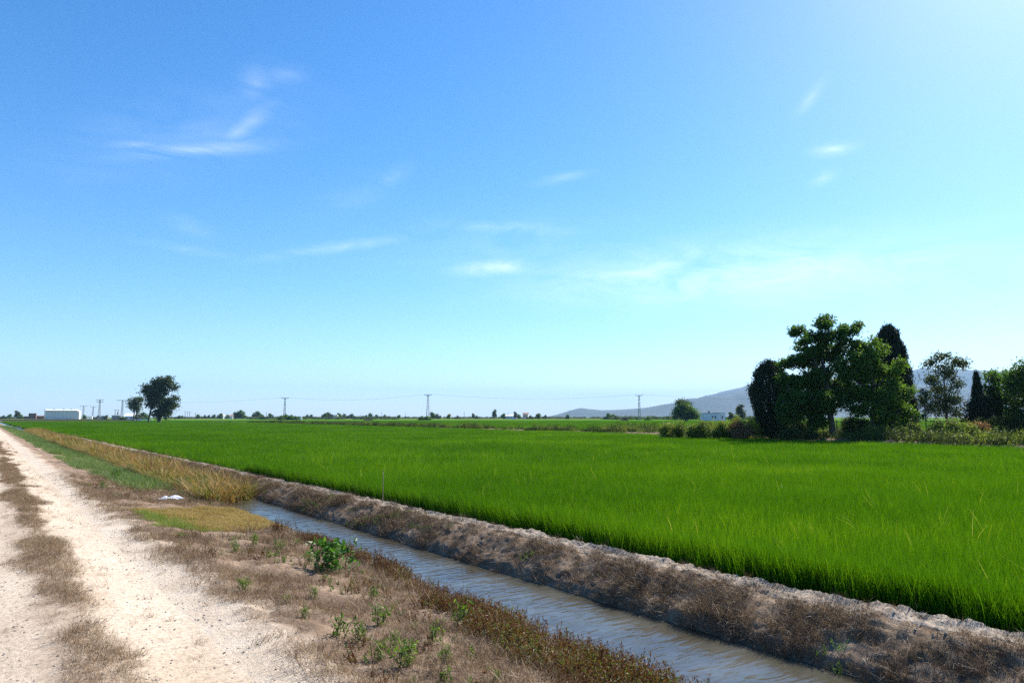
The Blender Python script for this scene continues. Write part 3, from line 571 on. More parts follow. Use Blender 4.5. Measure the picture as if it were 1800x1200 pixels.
# ------------------------------------------------------------------ dividing bank and hedge bottom at the far side of the field
ys2 = np.concatenate([np.arange(-40, 140, 1.0), np.arange(140, 365, 5.0)]); us = np.linspace(-1.4, 6.5, 18)
U, Y = np.meshgrid(us, ys2); X = edge_x(Y) + U; top = np.where(Y < 58, .16, .02)
Z = -.5 + (top + .5 + .16 * (fbm(X, Y, .5, 3, 70) - .5)) * sstep(-1.4, .2, U) * (1 - np.where(Y < 58, 0, sstep(3.2, 5.5, U)))
n, m_ = len(ys2), len(us); i = (np.arange(n - 1)[:, None] * m_ + np.arange(m_ - 1)[None]).ravel()
tag(link('field_bank', mesh_np('field_bank', np.stack([X, Y, Z], -1).reshape(-1, 3), [np.stack([i, i + 1, i + m_ + 1, i + m_], 1)], M['verge'], smooth=True)),
    'low earth bank dividing the two rice fields', 'bank', kind='structure')
yi = np.arange(-40, 62, 2.0); ui = np.linspace(6.4, 17.5, 7); U, Y = np.meshgrid(ui, yi); X = edge_x(Y) + U; Z = .16 - .66 * sstep(15.5, 17.4, U) - .66 * sstep(57, 61, Y) + .08 * (fbm(X, Y, .4, 3, 71) - .5)
n, m_ = len(yi), len(ui); i = (np.arange(n - 1)[:, None] * m_ + np.arange(m_ - 1)[None]).ravel()
tag(link('yard', mesh_np('yard', np.stack([X, Y, Z], -1).reshape(-1, 3), [np.stack([i, i + 1, i + m_ + 1, i + m_], 1)], M['verge'], smooth=True)),
    'weedy plot of earth that the trees grow from', 'ground', kind='structure')
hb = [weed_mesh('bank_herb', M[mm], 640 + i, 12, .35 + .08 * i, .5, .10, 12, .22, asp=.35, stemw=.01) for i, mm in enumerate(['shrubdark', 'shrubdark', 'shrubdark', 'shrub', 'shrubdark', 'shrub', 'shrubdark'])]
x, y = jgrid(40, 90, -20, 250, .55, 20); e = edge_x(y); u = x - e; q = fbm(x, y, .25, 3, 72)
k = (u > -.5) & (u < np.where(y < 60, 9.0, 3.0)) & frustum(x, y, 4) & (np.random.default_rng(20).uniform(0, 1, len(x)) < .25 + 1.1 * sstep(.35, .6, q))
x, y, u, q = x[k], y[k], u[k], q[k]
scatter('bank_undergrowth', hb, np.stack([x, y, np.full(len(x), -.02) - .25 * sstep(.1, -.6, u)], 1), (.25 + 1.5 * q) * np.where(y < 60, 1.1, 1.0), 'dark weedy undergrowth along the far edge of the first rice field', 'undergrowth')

# ------------------------------------------------------------------ mountains
def ridge(name, D, pts, depth, label, seed, rough):
    px = np.linspace(pts[0][0], pts[-1][0], 150); hpx = np.interp(px, [p[0] for p in pts], [p[1] for p in pts])
    hpx = hpx + (fbm(px, px * 0, .02, 4, seed) - .5) * 3 * sstep(0, 25, hpx)
    rows = 22; V = []
    for j in range(rows):
        t = j / (rows - 1); u = (t - .55)
        prof_ = np.exp(-(u / .26) ** 2) if True else 0
        Dj = D + depth * u
        for q, h in zip(px, hpx):
            p = place(q, D, 0); p = p + FH * (depth * u)
            H_ = h / F * D * prof_
            V.append((p.x, p.y, H_))
    V = np.array(V); V[:, 2] *= 1 + rough * (fbm(V[:, 0], V[:, 1], 1 / 420, 5, seed + 3) - .5) * np.clip(1.0 - np.tile(px * 0, rows), 0, 1)
    # the crest line itself stays as seen
    V = V.reshape(rows, len(px), 3); mx = V[:, :, 2].max(0); want = hpx / F * D + CAMH; V[:, :, 2] *= (want / np.maximum(mx, .1))[None]; V[:, :, 2] -= 1.0
    V = V.reshape(-1, 3); m = len(px); i = (np.arange(rows - 1)[:, None] * m + np.arange(m - 1)[None]).ravel()
    tag(link(name, mesh_np(name, V, [np.stack([i, i + 1, i + m + 1, i + m], 1)], M['scrub'], smooth=True)), label, 'mountain', kind='structure')
ridge('mountain_range', 7600, [(1120, 0), (1180, 12), (1240, 39), (1265, 43), (1310, 53), (1330, 60), (1400, 72), (1500, 79), (1600, 83), (1640, 85), (1700, 83), (1740, 82), (1800, 76), (1900, 66), (2050, 74), (2300, 55), (2700, 40), (3000, 0)], 3600, 'blue hazy mountain range behind the tall trees', 81, .55)
ridge('foothills', 5600, [(960, 0), (985, 6), (1002, 11), (1014, 16.5), (1026, 14.5), (1040, 14), (1052, 12.5), (1100, 14), (1140, 17), (1160, 22), (1190, 26), (1202, 32), (1235, 34), (1262, 37), (1300, 43), (1335, 50), (1400, 55), (1500, 52), (1600, 58), (1700, 50), (1800, 44), (2000, 40), (2400, 26), (2700, 0)], 2200, 'lower blue foothills tapering down to the plain', 91, .8)

# ------------------------------------------------------------------ trees
def branch(mb, p0, p1, r0, r1, r, sag=.12, seg=5, sides=6):
    p0, p1 = Vector(p0), Vector(p1); L = (p1 - p0).length; off = Vector((r.normal(), r.normal(), abs(r.normal()) * .6)) * L * sag
    pts = [p0.lerp(p1, t) + off * (4 * t * (1 - t)) * .5 for t in np.linspace(0, 1, seg)]
    mb.tube(pts, list(np.linspace(r0, r1, seg)), sides); return pts
def crown_points(c, rad, n_cl, per, cl, r, squash=1.0):
    """leaf positions: clumps spread through a lobe, denser outside"""
    ns = 5; sd_ = r.normal(size=(ns, 3)); sd_ /= np.linalg.norm(sd_, axis=1)[:, None]; S = np.array(c) + sd_ * rad * r.uniform(.35, .95, ns)[:, None] * np.array([1, 1, squash])
    d = r.normal(size=(n_cl, 3)); d /= np.linalg.norm(d, axis=1)[:, None]; q = r.uniform(.1, 1.0, n_cl) ** .5
    C = S[r.integers(0, ns, n_cl)] + d * q[:, None] * rad * .42
    P = (C[:, None, :] + r.normal(size=(n_cl, per, 3)) * np.array([cl, cl, cl * .75])).reshape(-1, 3)
    return C, P
def tree(name, label, px, D, zg, lobes, mat, bark, tr, leaf=.16, dens=1.0, cl=.30, per=26, seed=1, group=None, fork=.35, lean=0.0, squash=1.0, cat='tree', up=0.0, asp=.5, trunks=None, depth=.55):
    r = np.random.default_rng(seed); k = D / F; yb = 733 + (CAMH - zg) / k
    root = empty(name, place(px, D, zg)); tag(root, label, cat, group)
    mb = MB(); P = []
    L = [(RGT * ((lx - px) * k) + FH * (r.uniform(-1, 1) * lr * k * depth) + Vector((0, 0, (yb - ly) * k)), lr * k) for lx, ly, lr in lobes]
    Htop = max(l[0].z for l in L); cx = sum((l[0] * l[1] for l in L), Vector()) / sum(l[1] for l in L)
    for (tx, tw) in (trunks or [(0, 1.0)]):
        top = Vector((cx.x * .6 + lean, cx.y * .6, Htop * .72)) + RGT * tx * .5
        tp = [Vector((0, 0, -.15)) + RGT * tx, RGT * tx + Vector((0, 0, Htop * .02)), RGT * tx * .9 + Vector((cx.x * .15, cx.y * .15, Htop * fork * .6)), top.lerp(RGT * tx, .45) , top]
        tp[3].z = Htop * (fork + .12)
        mb.tube(tp, [tr * 1.5 * tw, tr * 1.1 * tw, tr * .9 * tw, tr * .65 * tw, tr * .2 * tw], 8)
    for c, rad in L:
        s = tp[2].lerp(tp[4], float(np.clip((c.z - tp[2].z) / max(Htop - tp[2].z, .1) * .8 - .15, 0, .9)))
        if c.z < tp[2].z * 1.1: s = tp[1].lerp(tp[2], .8)
        branch(mb, s, c, tr * .38, tr * .12, r)
        ncl = max(3, int(dens * 9 * (rad / cl) ** 1.7)); C, Q = crown_points(c, rad, ncl, per, cl, r, squash); P.append(Q)
        for q in C[:: max(1, len(C) // 9)]: branch(mb, c, q, tr * .12, tr * .03, r, seg=4, sides=4)
    P = np.concatenate(P); P = P[P[:, 2] > .05]
    mb.build('trunk', bark, root, smooth=True)
    V, Fs, va = leafquads(P, leaf, r, up, asp); link('crown', mesh_np('crown', V, Fs, mat, va), root)
    return root
def cypress(name, label, px, D, zg, prof_pts, seed, leaf=.15, dens=1.0, group=None):
    """prof_pts: (height px above base, half width px); dense upright sprays"""
    r = np.random.default_rng(seed); k = D / F; root = empty(name, place(px, D, zg)); tag(root, label, 'tree', group)
    hs_ = np.array([p[0] for p in prof_pts]) * k; ws = np.array([p[1] for p in prof_pts]) * k; Ht = hs_.max()
    MB().tube([(0, 0, -.1), (0.02, 0, Ht * .3), (0, .02, Ht * .9)], [.16, .12, .03], 7).build('trunk', M['bark'], root, smooth=True)
    n = int(330 * dens * Ht * max(ws)); z = r.uniform(0.05, 1, n) * Ht; w = np.interp(z, hs_, ws); a = r.uniform(0, 6.283, n)
    lob = 1 + .46 * (fbm(a * 1.1 + 40, z * 1.0, 1.4, 3, seed) - .5) * 2 + .10 * np.sin(a * 5 + z * 2.2)
    q = w * lob * r.uniform(0.15, 1, n) ** .35
    C = np.stack([np.cos(a) * q, np.sin(a) * q, z], 1); per = 14
    P = (C[:, None, :] + r.normal(size=(n, per, 3)) * np.array([.07, .07, .17])).reshape(-1, 3); P = P[P[:, 2] > .03]
    V, Fs, va = leafquads(P, leaf, r, 2.2, .45); link('crown', mesh_np('crown', V, Fs, M['cypress'], va), root)
    return root
G = .14
cypress('cypress_tree', 'short rounded dark cypress, leftmost of the tall trees by the field', 1355, 55, G, [(0, 18), (25, 24), (60, 30), (85, 31), (105, 28), (118, 21), (126, 11), (130, 3)], 11)
cypress('cypress_tree', 'tall dark cypress rising behind the light green tree', 1571, 58, G, [(0, 26), (30, 34), (70, 33), (110, 32), (145, 25), (168, 20), (182, 15), (190, 4)], 12)
tree('broadleaf_tree', 'largest dark green broadleaf tree with uneven open crown, between the cypresses', 1463, 53, G,
     [(1468, 578, 24), (1447, 598, 20), (1412, 578, 13), (1418, 600, 10), (1490, 592, 22), (1513, 574, 8), (1432, 622, 24), (1470, 622, 28), (1502, 620, 22), (1402, 632, 17), (1384, 636, 9), (1380, 664, 12), (1445, 655, 30), (1482, 660, 32),
      (1415, 668, 26), (1392, 688, 24), (1440, 695, 34), (1478, 700, 32), (1412, 712, 26), (1375, 705, 20), (1385, 722, 20), (1430, 735, 20), (1450, 722, 24), (1500, 690, 26)], M['treeleaf'], M['bark'], .24, leaf=.20, dens=.75, cl=.18, per=20, seed=28)
tree('broadleaf_tree', 'lighter green leafy tree with drooping sprays in front of the tall cypress', 1530, 52, G,
     [(1527, 612, 20), (1510, 640, 24), (1540, 632, 16), (1556, 612, 9), (1515, 672, 28), (1545, 664, 22), (1572, 655, 16), (1586, 640, 9), (1535, 700, 28), (1566, 694, 24), (1588, 690, 15), (1510, 712, 20), (1580, 718, 20), (1597, 724, 12), (1555, 724, 20), (1540, 745, 14), (1585, 745, 14)], M['lightleaf'], M['bark'], .16, leaf=.20, dens=.75, cl=.21, per=20, seed=22)
tree('slender_tree', 'slender airy tree with thin feathery foliage in front of the mountains', 1664, 56, G,
     [(1641, 634, 9), (1664, 628, 12), (1686, 640, 13), (1660, 648, 14), (1700, 642, 6), (1650, 668, 14), (1676, 662, 12), (1684, 676, 9), (1660, 690, 16), (1643, 705, 15), (1672, 708, 15), (1655, 722, 16), (1678, 722, 10), (1634, 642, 5)], M['olive'], M['bark'], .10, leaf=.17, dens=.62, cl=.22, per=20, seed=23)
tree('sapling', 'thin sapling between the thick fence post and the slender airy tree', 1627, 54, G, [(1630, 690, 8), (1622, 706, 9), (1632, 716, 9), (1625, 728, 9)], M['olive'], M['bark'], .04, leaf=.15, dens=.6, cl=.18, per=18, seed=24)
cypress('cypress_tree', 'thin pointed cypress beside the dark trees at the edge of view', 1721, 57, G, [(0, 10), (30, 12), (60, 9), (90, 5), (110, 1)], 13, leaf=.11, dens=1.6)
tree('dark_bush', 'dark rounded bush at the foot of the thin pointed cypress', 1716, 56, G, [(1712, 715, 16), (1725, 705, 14), (1705, 730, 12), (1728, 728, 16), (1715, 742, 14)], M['cypress'], M['bark'], .08, leaf=.15, dens=1.2, cl=.25, seed=25, cat='bush')
tree('broadleaf_tree', 'dark shady tree just behind the thin pointed cypress', 1760, 57, G, [(1752, 662, 11), (1743, 680, 11), (1768, 672, 14), (1752, 700, 16), (1768, 700, 16), (1755, 722, 20), (1740, 735, 16), (1770, 740, 16)], M['treeleaf'], M['bark'], .15, leaf=.2, dens=1.1, cl=.3, seed=26)
tree('broadleaf_tree', 'dark tree cut off by the edge of view', 1802, 54, G, [(1790, 660, 16), (1812, 655, 20), (1785, 682, 18), (1810, 685, 22), (1840, 680, 24), (1792, 710, 20), (1820, 715, 24), (1850, 715, 24), (1795, 738, 16), (1825, 742, 20)], M['treeleaf'], M['bark'], .2, leaf=.2, dens=1.0, cl=.3, seed=27)
# bare dead tree
def dead_tree():
    root = empty('dead_tree', place(1601, 57, G)); tag(root, 'leafless grey dead tree leaning out beside the tall cypress', 'tree'); r = np.random.default_rng(5); k = 57 / F; mb = MB()
    def w(px, py): return RGT * ((px - 1601) * k) + Vector((0, 0, (733 + (CAMH - G) / k - py) * k))
    mb.tube([w(1601, 766), w(1600, 735), w(1603, 700), w(1611, 684)], [.08, .07, .05, .035], 6)
    for a, b in (((1611, 684), (1620, 665)), ((1611, 684), (1605, 660)), ((1603, 700), (1597, 672)), ((1620, 665), (1617, 652)), ((1620, 665), (1622, 656)), ((1611, 684), (1613, 664)), ((1605, 660), (1600, 650)), ((1606, 692), (1616, 676)), ((1605, 672), (1608, 658))):
        branch(mb, w(*a), w(*b), .025, .008, r, sag=.08, seg=4, sides=4)
    mb.build('trunk', M['palebark'], root)
dead_tree()
tree('eucalyptus_tree', 'big dark eucalyptus standing alone on the left horizon', 280, 240, 0, [(288, 667, 6), (280, 672, 6), (268, 676, 6), (292, 677, 7), (256, 679, 5), (283, 685, 8), (270, 688, 8), (307, 680, 3), (301, 683, 3), (253, 688, 4), (261, 697, 7), (279, 699, 9), (293, 704, 6), (306, 702, 4), (268, 709, 7), (288, 714, 10), (303, 714, 6), (279, 723, 10), (296, 726, 8)], M['olive'], M['bark'], .6, leaf=.65, dens=1.2, cl=.75, per=24, seed=31, depth=.6, trunks=[(0, 1), (-3.6, .5)])
tree('pine_tree', 'smaller two-stemmed tree just left of the big eucalyptus', 237, 300, 0, [(232, 706, 5), (240, 704, 5), (245, 702, 4), (234, 714, 5), (242, 712, 5), (238, 720, 4)], M['olive'], M['bark'], .3, leaf=.7, dens=1.0, cl=.8, per=20, seed=32, trunks=[(-.6, 1), (.9, .8)])
tree('round_bush_tree', 'dense dark rounded tree left of the white farmhouse', 1205, 260, 0, [(1193, 724, 7), (1204, 719, 9), (1217, 722, 8), (1200, 728, 7), (1222, 728, 6), (1186, 730, 4), (1210, 728, 8)], M['treeleaf'], M['bark'], .3, leaf=.6, dens=1.4, cl=.8, per=30, seed=33)
tree('palm_tree', 'tuft-topped palm above the dense rounded tree', 1198, 262, 0, [(1198, 707, 5), (1194, 709, 4), (1203, 710, 4)], M['olive'], M['palebark'], .25, leaf=.9, dens=1.0, cl=.7, per=20, seed=34, fork=.7, asp=.2)
tree('palm_tree', 'smaller palm at the right shoulder of the dense rounded tree', 1208, 264, 0, [(1208, 708, 3.5), (1211, 710, 3)], M['olive'], M['palebark'], .2, leaf=.8, dens=1.0, cl=.6, per=18, seed=35, fork=.7, asp=.2)

# shrubs along the far edge of the first field
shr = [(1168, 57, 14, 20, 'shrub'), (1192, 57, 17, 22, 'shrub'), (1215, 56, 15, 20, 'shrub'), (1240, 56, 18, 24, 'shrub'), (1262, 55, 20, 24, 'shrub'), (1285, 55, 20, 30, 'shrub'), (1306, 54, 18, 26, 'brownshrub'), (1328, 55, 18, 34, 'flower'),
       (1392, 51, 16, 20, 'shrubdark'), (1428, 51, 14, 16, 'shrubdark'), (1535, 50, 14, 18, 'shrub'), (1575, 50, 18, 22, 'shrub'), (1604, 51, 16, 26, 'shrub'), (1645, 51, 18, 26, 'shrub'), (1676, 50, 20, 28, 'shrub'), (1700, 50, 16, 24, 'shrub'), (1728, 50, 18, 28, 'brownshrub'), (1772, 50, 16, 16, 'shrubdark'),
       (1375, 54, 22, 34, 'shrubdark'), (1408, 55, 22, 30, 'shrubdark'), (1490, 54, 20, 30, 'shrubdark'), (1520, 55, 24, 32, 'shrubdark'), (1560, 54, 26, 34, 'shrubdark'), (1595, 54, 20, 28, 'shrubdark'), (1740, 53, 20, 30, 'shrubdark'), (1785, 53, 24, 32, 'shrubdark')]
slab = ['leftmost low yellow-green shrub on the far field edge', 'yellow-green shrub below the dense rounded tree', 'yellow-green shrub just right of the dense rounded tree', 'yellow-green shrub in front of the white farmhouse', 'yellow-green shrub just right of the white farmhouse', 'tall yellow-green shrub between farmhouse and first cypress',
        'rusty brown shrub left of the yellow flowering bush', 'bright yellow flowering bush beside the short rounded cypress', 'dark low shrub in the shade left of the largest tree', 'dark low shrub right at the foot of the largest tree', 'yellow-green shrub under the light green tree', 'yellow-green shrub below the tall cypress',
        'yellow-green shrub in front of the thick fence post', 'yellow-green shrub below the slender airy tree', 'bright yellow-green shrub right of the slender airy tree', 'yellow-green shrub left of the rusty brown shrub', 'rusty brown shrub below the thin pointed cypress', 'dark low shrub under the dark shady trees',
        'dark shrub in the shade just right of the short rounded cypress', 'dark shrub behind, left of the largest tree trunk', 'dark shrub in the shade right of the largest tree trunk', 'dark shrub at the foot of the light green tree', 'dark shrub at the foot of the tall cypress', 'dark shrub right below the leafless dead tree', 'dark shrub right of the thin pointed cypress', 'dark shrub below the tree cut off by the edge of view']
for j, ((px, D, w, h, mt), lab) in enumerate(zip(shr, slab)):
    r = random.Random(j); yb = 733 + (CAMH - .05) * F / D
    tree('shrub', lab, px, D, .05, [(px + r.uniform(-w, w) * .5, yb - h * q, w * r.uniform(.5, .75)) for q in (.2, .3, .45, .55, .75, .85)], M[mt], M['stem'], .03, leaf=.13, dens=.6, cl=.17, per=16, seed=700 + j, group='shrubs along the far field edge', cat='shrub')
# fence in front of the trees
fence = empty('fence', place(1343, 57, G)); tag(fence, 'rough wooden post and wire fence running below the trees', 'fence'); f0 = place(1343, 57, G)
fp = [(1343, 1), (1388, .9), (1433, 1), (1470, .9), (1508, 1.05), (1560, .95), (1613, 1.7), (1652, .9), (1690, .9), (1730, 1), (1768, .9), (1806, 1), (1850, 1)]
tops = []
for j, (px, s) in enumerate(fp):
    p = place(px, 57, G) - f0; h = 1.35 if s < 1.5 else 1.6; r = .045 * s
    MB().tube([p + Vector((0, 0, -.1)), p + Vector((.02 * (j % 3 - 1), 0, h))], r, 7).build('post', M['wood'], fence); tops.append(p)
for hz in (.55, .9, 1.22):
    MB().tube([p + Vector((0, 0, hz + .03 * math.sin(3.1 * j + hz))) for j, p in enumerate(tops)], .014 if hz < 1 else .028, 5).build('rail', M['wood'], fence)

# ------------------------------------------------------------------ near plants as things of their own
def plant(name, label, pos, meshes, cat='weed', rz=0.0, s=1.0, group=None):
    root = empty(name, pos, rz); root.scale = (s, s, s); tag(root, label, cat, group)
    for nm, me in meshes: link(nm, me, root)
def stems_mesh(seed, n, h, R, mat, w=.004, spread=.4):
    r = np.random.default_rng(seed); mb = MB(); tips = []
    for i in range(n):
        a = r.uniform(0, 6.28); hh = h * r.uniform(.6, 1); l = spread * r.uniform(.1, 1) * hh; b = Vector((r.normal(0, R), r.normal(0, R), -.01)); t = b + Vector((math.cos(a) * l, math.sin(a) * l, hh))
        m_ = b.lerp(t, .5) + Vector((0, 0, hh * .06)); mb.tube([b, m_, t], [w, w * .8, w * .4], 4); tips.append((b, m_, t))
    return mb.mesh('stem', mat), tips
def foliage_mesh(seed, tips, per, leaf, mat, up=.4, asp=.45, jit=.4):
    r = np.random.default_rng(seed); P = []
    for b, m_, t in tips:
        for k in range(per):
            q = (k + 1.5) / (per + .5); p = (b.lerp(m_, q * 2) if q < .5 else m_.lerp(t, min(q * 2 - 1, 1))); P.append((p.x + r.normal(0, leaf * jit), p.y + r.normal(0, leaf * jit), p.z + r.normal(0, leaf * .2)))
    P = np.array(P); P[:, 2] = np.maximum(P[:, 2], leaf * .3); V, Fs, va = leafquads(P, leaf, r, up, asp); return mesh_np('foliage', V, Fs, mat, va)
s_, t_ = stems_mesh(1, 16, .46, .10, M['stem'], .006, .55)
b = land(583, 1006)
plant('leafy_bush', 'bushy bright green broad-leaved plant on the canal edge', b, [('stem', s_), ('foliage', foliage_mesh(2, t_, 15, .085, M['broad'], .3, .62, .7))], cat='bush')
kinds = []
for q in range(4):
    s_, t_ = stems_mesh(30 + q, 8 + q, .20 + .03 * q, .04, M['stem'], .003, .6); kinds.append((s_, foliage_mesh(40 + q, t_, 9, .045 + .006 * q, M['weed'], .7, .3)))
wl = [(598, 1120, 1.35, 0, 'largest clump of narrow-leaved green weed on the dry verge'), (628, 1128, 1.0, 1, 'green weed touching the right of the largest verge clump'), (537, 1087, .55, 2, 'little upright green tuft left of the largest verge clump'), (670, 1100, .9, 3, 'green weed between the largest verge clump and the red weeds'),
      (762, 1130, 1.15, 0, 'rounded green weed beside the red weeds low in the view'), (695, 1140, .8, 1, 'green weed in pale straw left of the rounded green weed'), (665, 1160, .8, 2, 'low green weed among straw at the bottom of the verge'), (710, 1170, .9, 3, 'spreading green weed nearest the bottom edge of the verge'),
      (785, 1165, .8, 1, 'small green weed right of the spreading bottom weed'), (812, 1105, 1.2, 2, 'tall yellow-green weed rising from the edge of the red weeds'), (430, 1040, .7, 3, 'grey-green weed close to the track edge'), (505, 1060, .6, 0, 'small weed midway between track and leafy bush'), (412, 970, 1.0, 1, 'dark green weed left of the leafy bush, near the yellow grass'),
      (448, 958, .9, 2, 'dark green weed just below the yellow grass'), (490, 968, .8, 3, 'green weed between yellow grass and leafy bush'), (545, 990, 1.0, 0, 'yellow-green weed touching the left of the leafy bush'), (655, 1055, .9, 1, 'green weed in straw right below the leafy bush'), (552, 1052, .6, 2, 'small green weed below the leafy bush'),
      (205, 845, 1.7, 3, 'grey-green weed at the end of the grass strip by the track'), (180, 860, 1.5, 0, 'bluish green weed standing alone at the track edge'), (225, 832, 2.0, 1, 'pale grey-green bushy weed in front of the reeds')]
for px, py, s, q, lab in wl:
    p = land(px, py); plant('green_weed', lab, p, [('stem', kinds[q][0]), ('foliage', kinds[q][1])], rz=px * .7, s=s * .82, group='green weeds on the dry verge')
dk = []
for q in range(3):
    s_, t_ = stems_mesh(60 + q, 7, .36, .06, M['darkst'] if 'darkst' in M else M['bark'], .004, .5); dk.append((s_, foliage_mesh(70 + q, t_, 7, .04, M['redweed'], .3, .3, .3)))
for px, py, s, q, lab in [(495, 935, 1.0, 0, 'dark withered stalks at the water edge below the yellow grass'), (438, 945, .8, 1, 'single dark withered stalk on the dry verge by the yellow grass'), (520, 945, .9, 2, 'dark withered stalks just left of the leafy bush by the water'), (650, 1000, .9, 1, 'dark withered stalks right of the leafy bush by the water')]:
    p = land(px, py); plant('withered_weed', lab, p, [('stem', dk[q][0]), ('foliage', dk[q][1])], rz=px, s=s, group='withered weeds along the water')
# stake in the rice edge
p = land(672, 884)
tag(MB().tube([p + Vector((0, 0, -.15)), p + Vector((.01, 0, .3)), p + Vector((.015, .01, .72))], [.010, .009, .007], 6).build('stake', M['wood']), 'thin wooden stake standing at the edge of the rice', 'stake')
# crumpled white plastic sheet
def litter():
    r = np.random.default_rng(3); p = land(297, 877); nx, ny = 22, 14; u, v = np.meshgrid(np.linspace(-1, 1, nx), np.linspace(-1, 1, ny))
    X = u * .30 + .05 * np.sin(3 * v + 1); Y = v * .15 * (1 - .5 * u ** 2) + .05 * np.sin(4 * u)
    Z = .012 + .075 * np.exp(-((u - .25) / .42) ** 2 - (v / .7) ** 2) + .06 * np.exp(-((u + .45) / .2) ** 2 - ((v - .2) / .5) ** 2) + .05 * (fbm(u + 5, v + 5, 2.6, 4, 5) - .4)
    V = np.stack([X, Y, np.maximum(Z, .004)], -1).reshape(-1, 3); W = V.copy(); W[:, 2] -= .003
    i = (np.arange(ny - 1)[:, None] * nx + np.arange(nx - 1)[None]).ravel(); n = len(V); Q = np.stack([i, i + 1, i + nx + 1, i + nx], 1)
    o = link('plastic_sheet', mesh_np('plastic_sheet', np.concatenate([V, W]), [Q, Q[:, ::-1] + n], M['plastic']), loc=p); o.rotation_euler = (0, 0, -YAW + .1)
    tag(o, 'crumpled white plastic sheet lying on the verge by the reeds', 'litter')
litter()

# ------------------------------------------------------------------ pylons, poles, wires
def pylon_mesh(h, wb, wt, arm, arms=1):
    mb = MB(); n = 8; leg = .17
    for sx in (-1, 1):
        for sy in (-1, 1): mb.tube([(sx * wb, sy * wb, -.3), (sx * wt, sy * wt, h)], [leg * .6, leg * .45], 4)
    for i in range(n):
        z0, z1 = h * i / n, h * (i + 1) / n; a = wb + (wt - wb) * i / n; b_ = wb + (wt - wb) * (i + 1) / n; s = 1 if i % 2 else -1
        for f in range(4):
            d = [(1, -1, 1, 1), (1, 1, -1, 1), (-1, 1, -1, -1), (-1, -1, 1, -1)][f]
            p, q = (d[0], d[1]), (d[2], d[3])
            if s < 0: p, q = q, p
            mb.tube([(p[0] * a, p[1] * a, z0), (q[0] * b_, q[1] * b_, z1)], .055, 4)
    return mb
def pylon(px, D, h, label, arm=2.4, arms=1, wb=.75, rz=0.0):
    root = empty('pylon', place(px, D, -.3), -YAW + rz); tag(root, label, 'pylon', 'steel pylons of the power line')
    pylon_mesh(h, wb, .28, arm).build('lattice_mast', M['steel'], root)
    for k in range(arms):
        z = h - .1 - 1.5 * k; mb = MB().box((0, 0, z), (arm * 2, .28, .22))
        mb.tube([(-arm * .9, 0, z), (0, 0, z - .7)], .06, 4).tube([(arm * .9, 0, z), (0, 0, z - .7)], .06, 4); mb.build('cross_arm', M['steel'], root)
        for x_ in (-arm * .95, 0, arm * .95): MB().tube([(x_, 0, z + .11), (x_, 0, z + .62)], [.07, .10], 6).build('insulator', M['grey'], root)
    return place(px, D, -.3 + h + .55)
PY = [(214, 515, 14.2, 'tall T-topped pylon between the low white houses and the big eucalyptus', 4.6, 1), (500, 470, 14.6, 'slim T-topped pylon right of the big eucalyptus above dark reeds', 2.6, 1), (752, 400, 14.4, 'central lattice pylon standing in the middle of the horizon', 2.0, 1), (1124, 400, 14.2, 'lattice pylon in front of the foothills', 2.0, 1), (1560, 420, 14.5, 'lattice pylon standing behind the tall cypress and light green tree', 2.0, 1), (2050, 470, 14.5, 'lattice pylon beyond the dark trees', 2.0, 1)]
tops = [pylon(px, D, h, lab, arm, arms, wb=.6 if px != 752 else .8) for px, D, h, lab, arm, arms in PY]
pylon(174, 540, 15.2, 'tall double-armed lattice pylon right of the white warehouse', 2.8, 2)
pylon(146, 700, 13.0, 'small distant T-topped pylon nearest the white warehouse', 4.0, 1)
pylon(163, 690, 12.2, 'small distant T-topped pylon between warehouse and double-armed pylon', 3.2, 1)
for k, off in enumerate((-1.9, 0, 1.9)):
    pts = []
    for a, b_ in zip(tops[:-1], tops[1:]):
        for t in np.linspace(0, 1, 13)[:-1]: q = a.lerp(b_, t) + RGT * off; q.z -= 2.6 * 4 * t * (1 - t); pts.append(q)
    pts.append(tops[-1] + RGT * off)
    tag(MB().tube(pts, .011, 4).build('power_cable', M['wire']), ['leftmost of the three thin power cables sagging from pylon to pylon', 'middle one of the three thin power cables on the pylon tops', 'rightmost of the three thin power cables sagging from pylon to pylon'][k], 'cable', 'power cables on the pylons')
def pole(px, D, h, label, arm=1.0, box=False):
    root = empty('utility_pole', place(px, D, -.3)); root.rotation_euler = (0, 0, -YAW); tag(root, label, 'pole', 'far utility poles')
    MB().tube([(0, 0, 0), (0, 0, h)], [.22, .15], 6).build('post', M['bark'], root)
    if arm: MB().box((0, 0, h - .3), (arm * 2, .15, .18)).build('cross_arm', M['bark'], root)
    if box: MB().box((.1, -.3, h - 2.6), (.9, .6, 1.6)).build('transformer', M['steel'], root)
for a in [(202, 520, 7.5, 'thin pole left of the pole with transformer', .9), (207, 520, 7.5, 'pole carrying a transformer beside the T-topped pylon', .8, True), (78, 600, 8.5, 'pole at the left end of the white warehouse', .9), (325, 620, 7.5, 'first of three poles right of the big eucalyptus', .3), (329, 640, 7.0, 'second of three poles right of the big eucalyptus', .3), (333, 620, 7.0, 'third of three poles right of the big eucalyptus', 1.6),
          (343, 700, 6.5, 'lone pole right of the group of three poles', .3), (468, 700, 6.5, 'lone far pole left of the slim T-topped pylon', .3), (671, 800, 7.5, 'far pole left of the central lattice pylon', .5), (713, 800, 7.5, 'far pole just left of the central lattice pylon', .3), (816, 800, 8.0, 'far pole right of the central lattice pylon', .8), (893, 700, 6.5, 'far thick pole beside the pink farmhouse', .2)]: pole(*a)

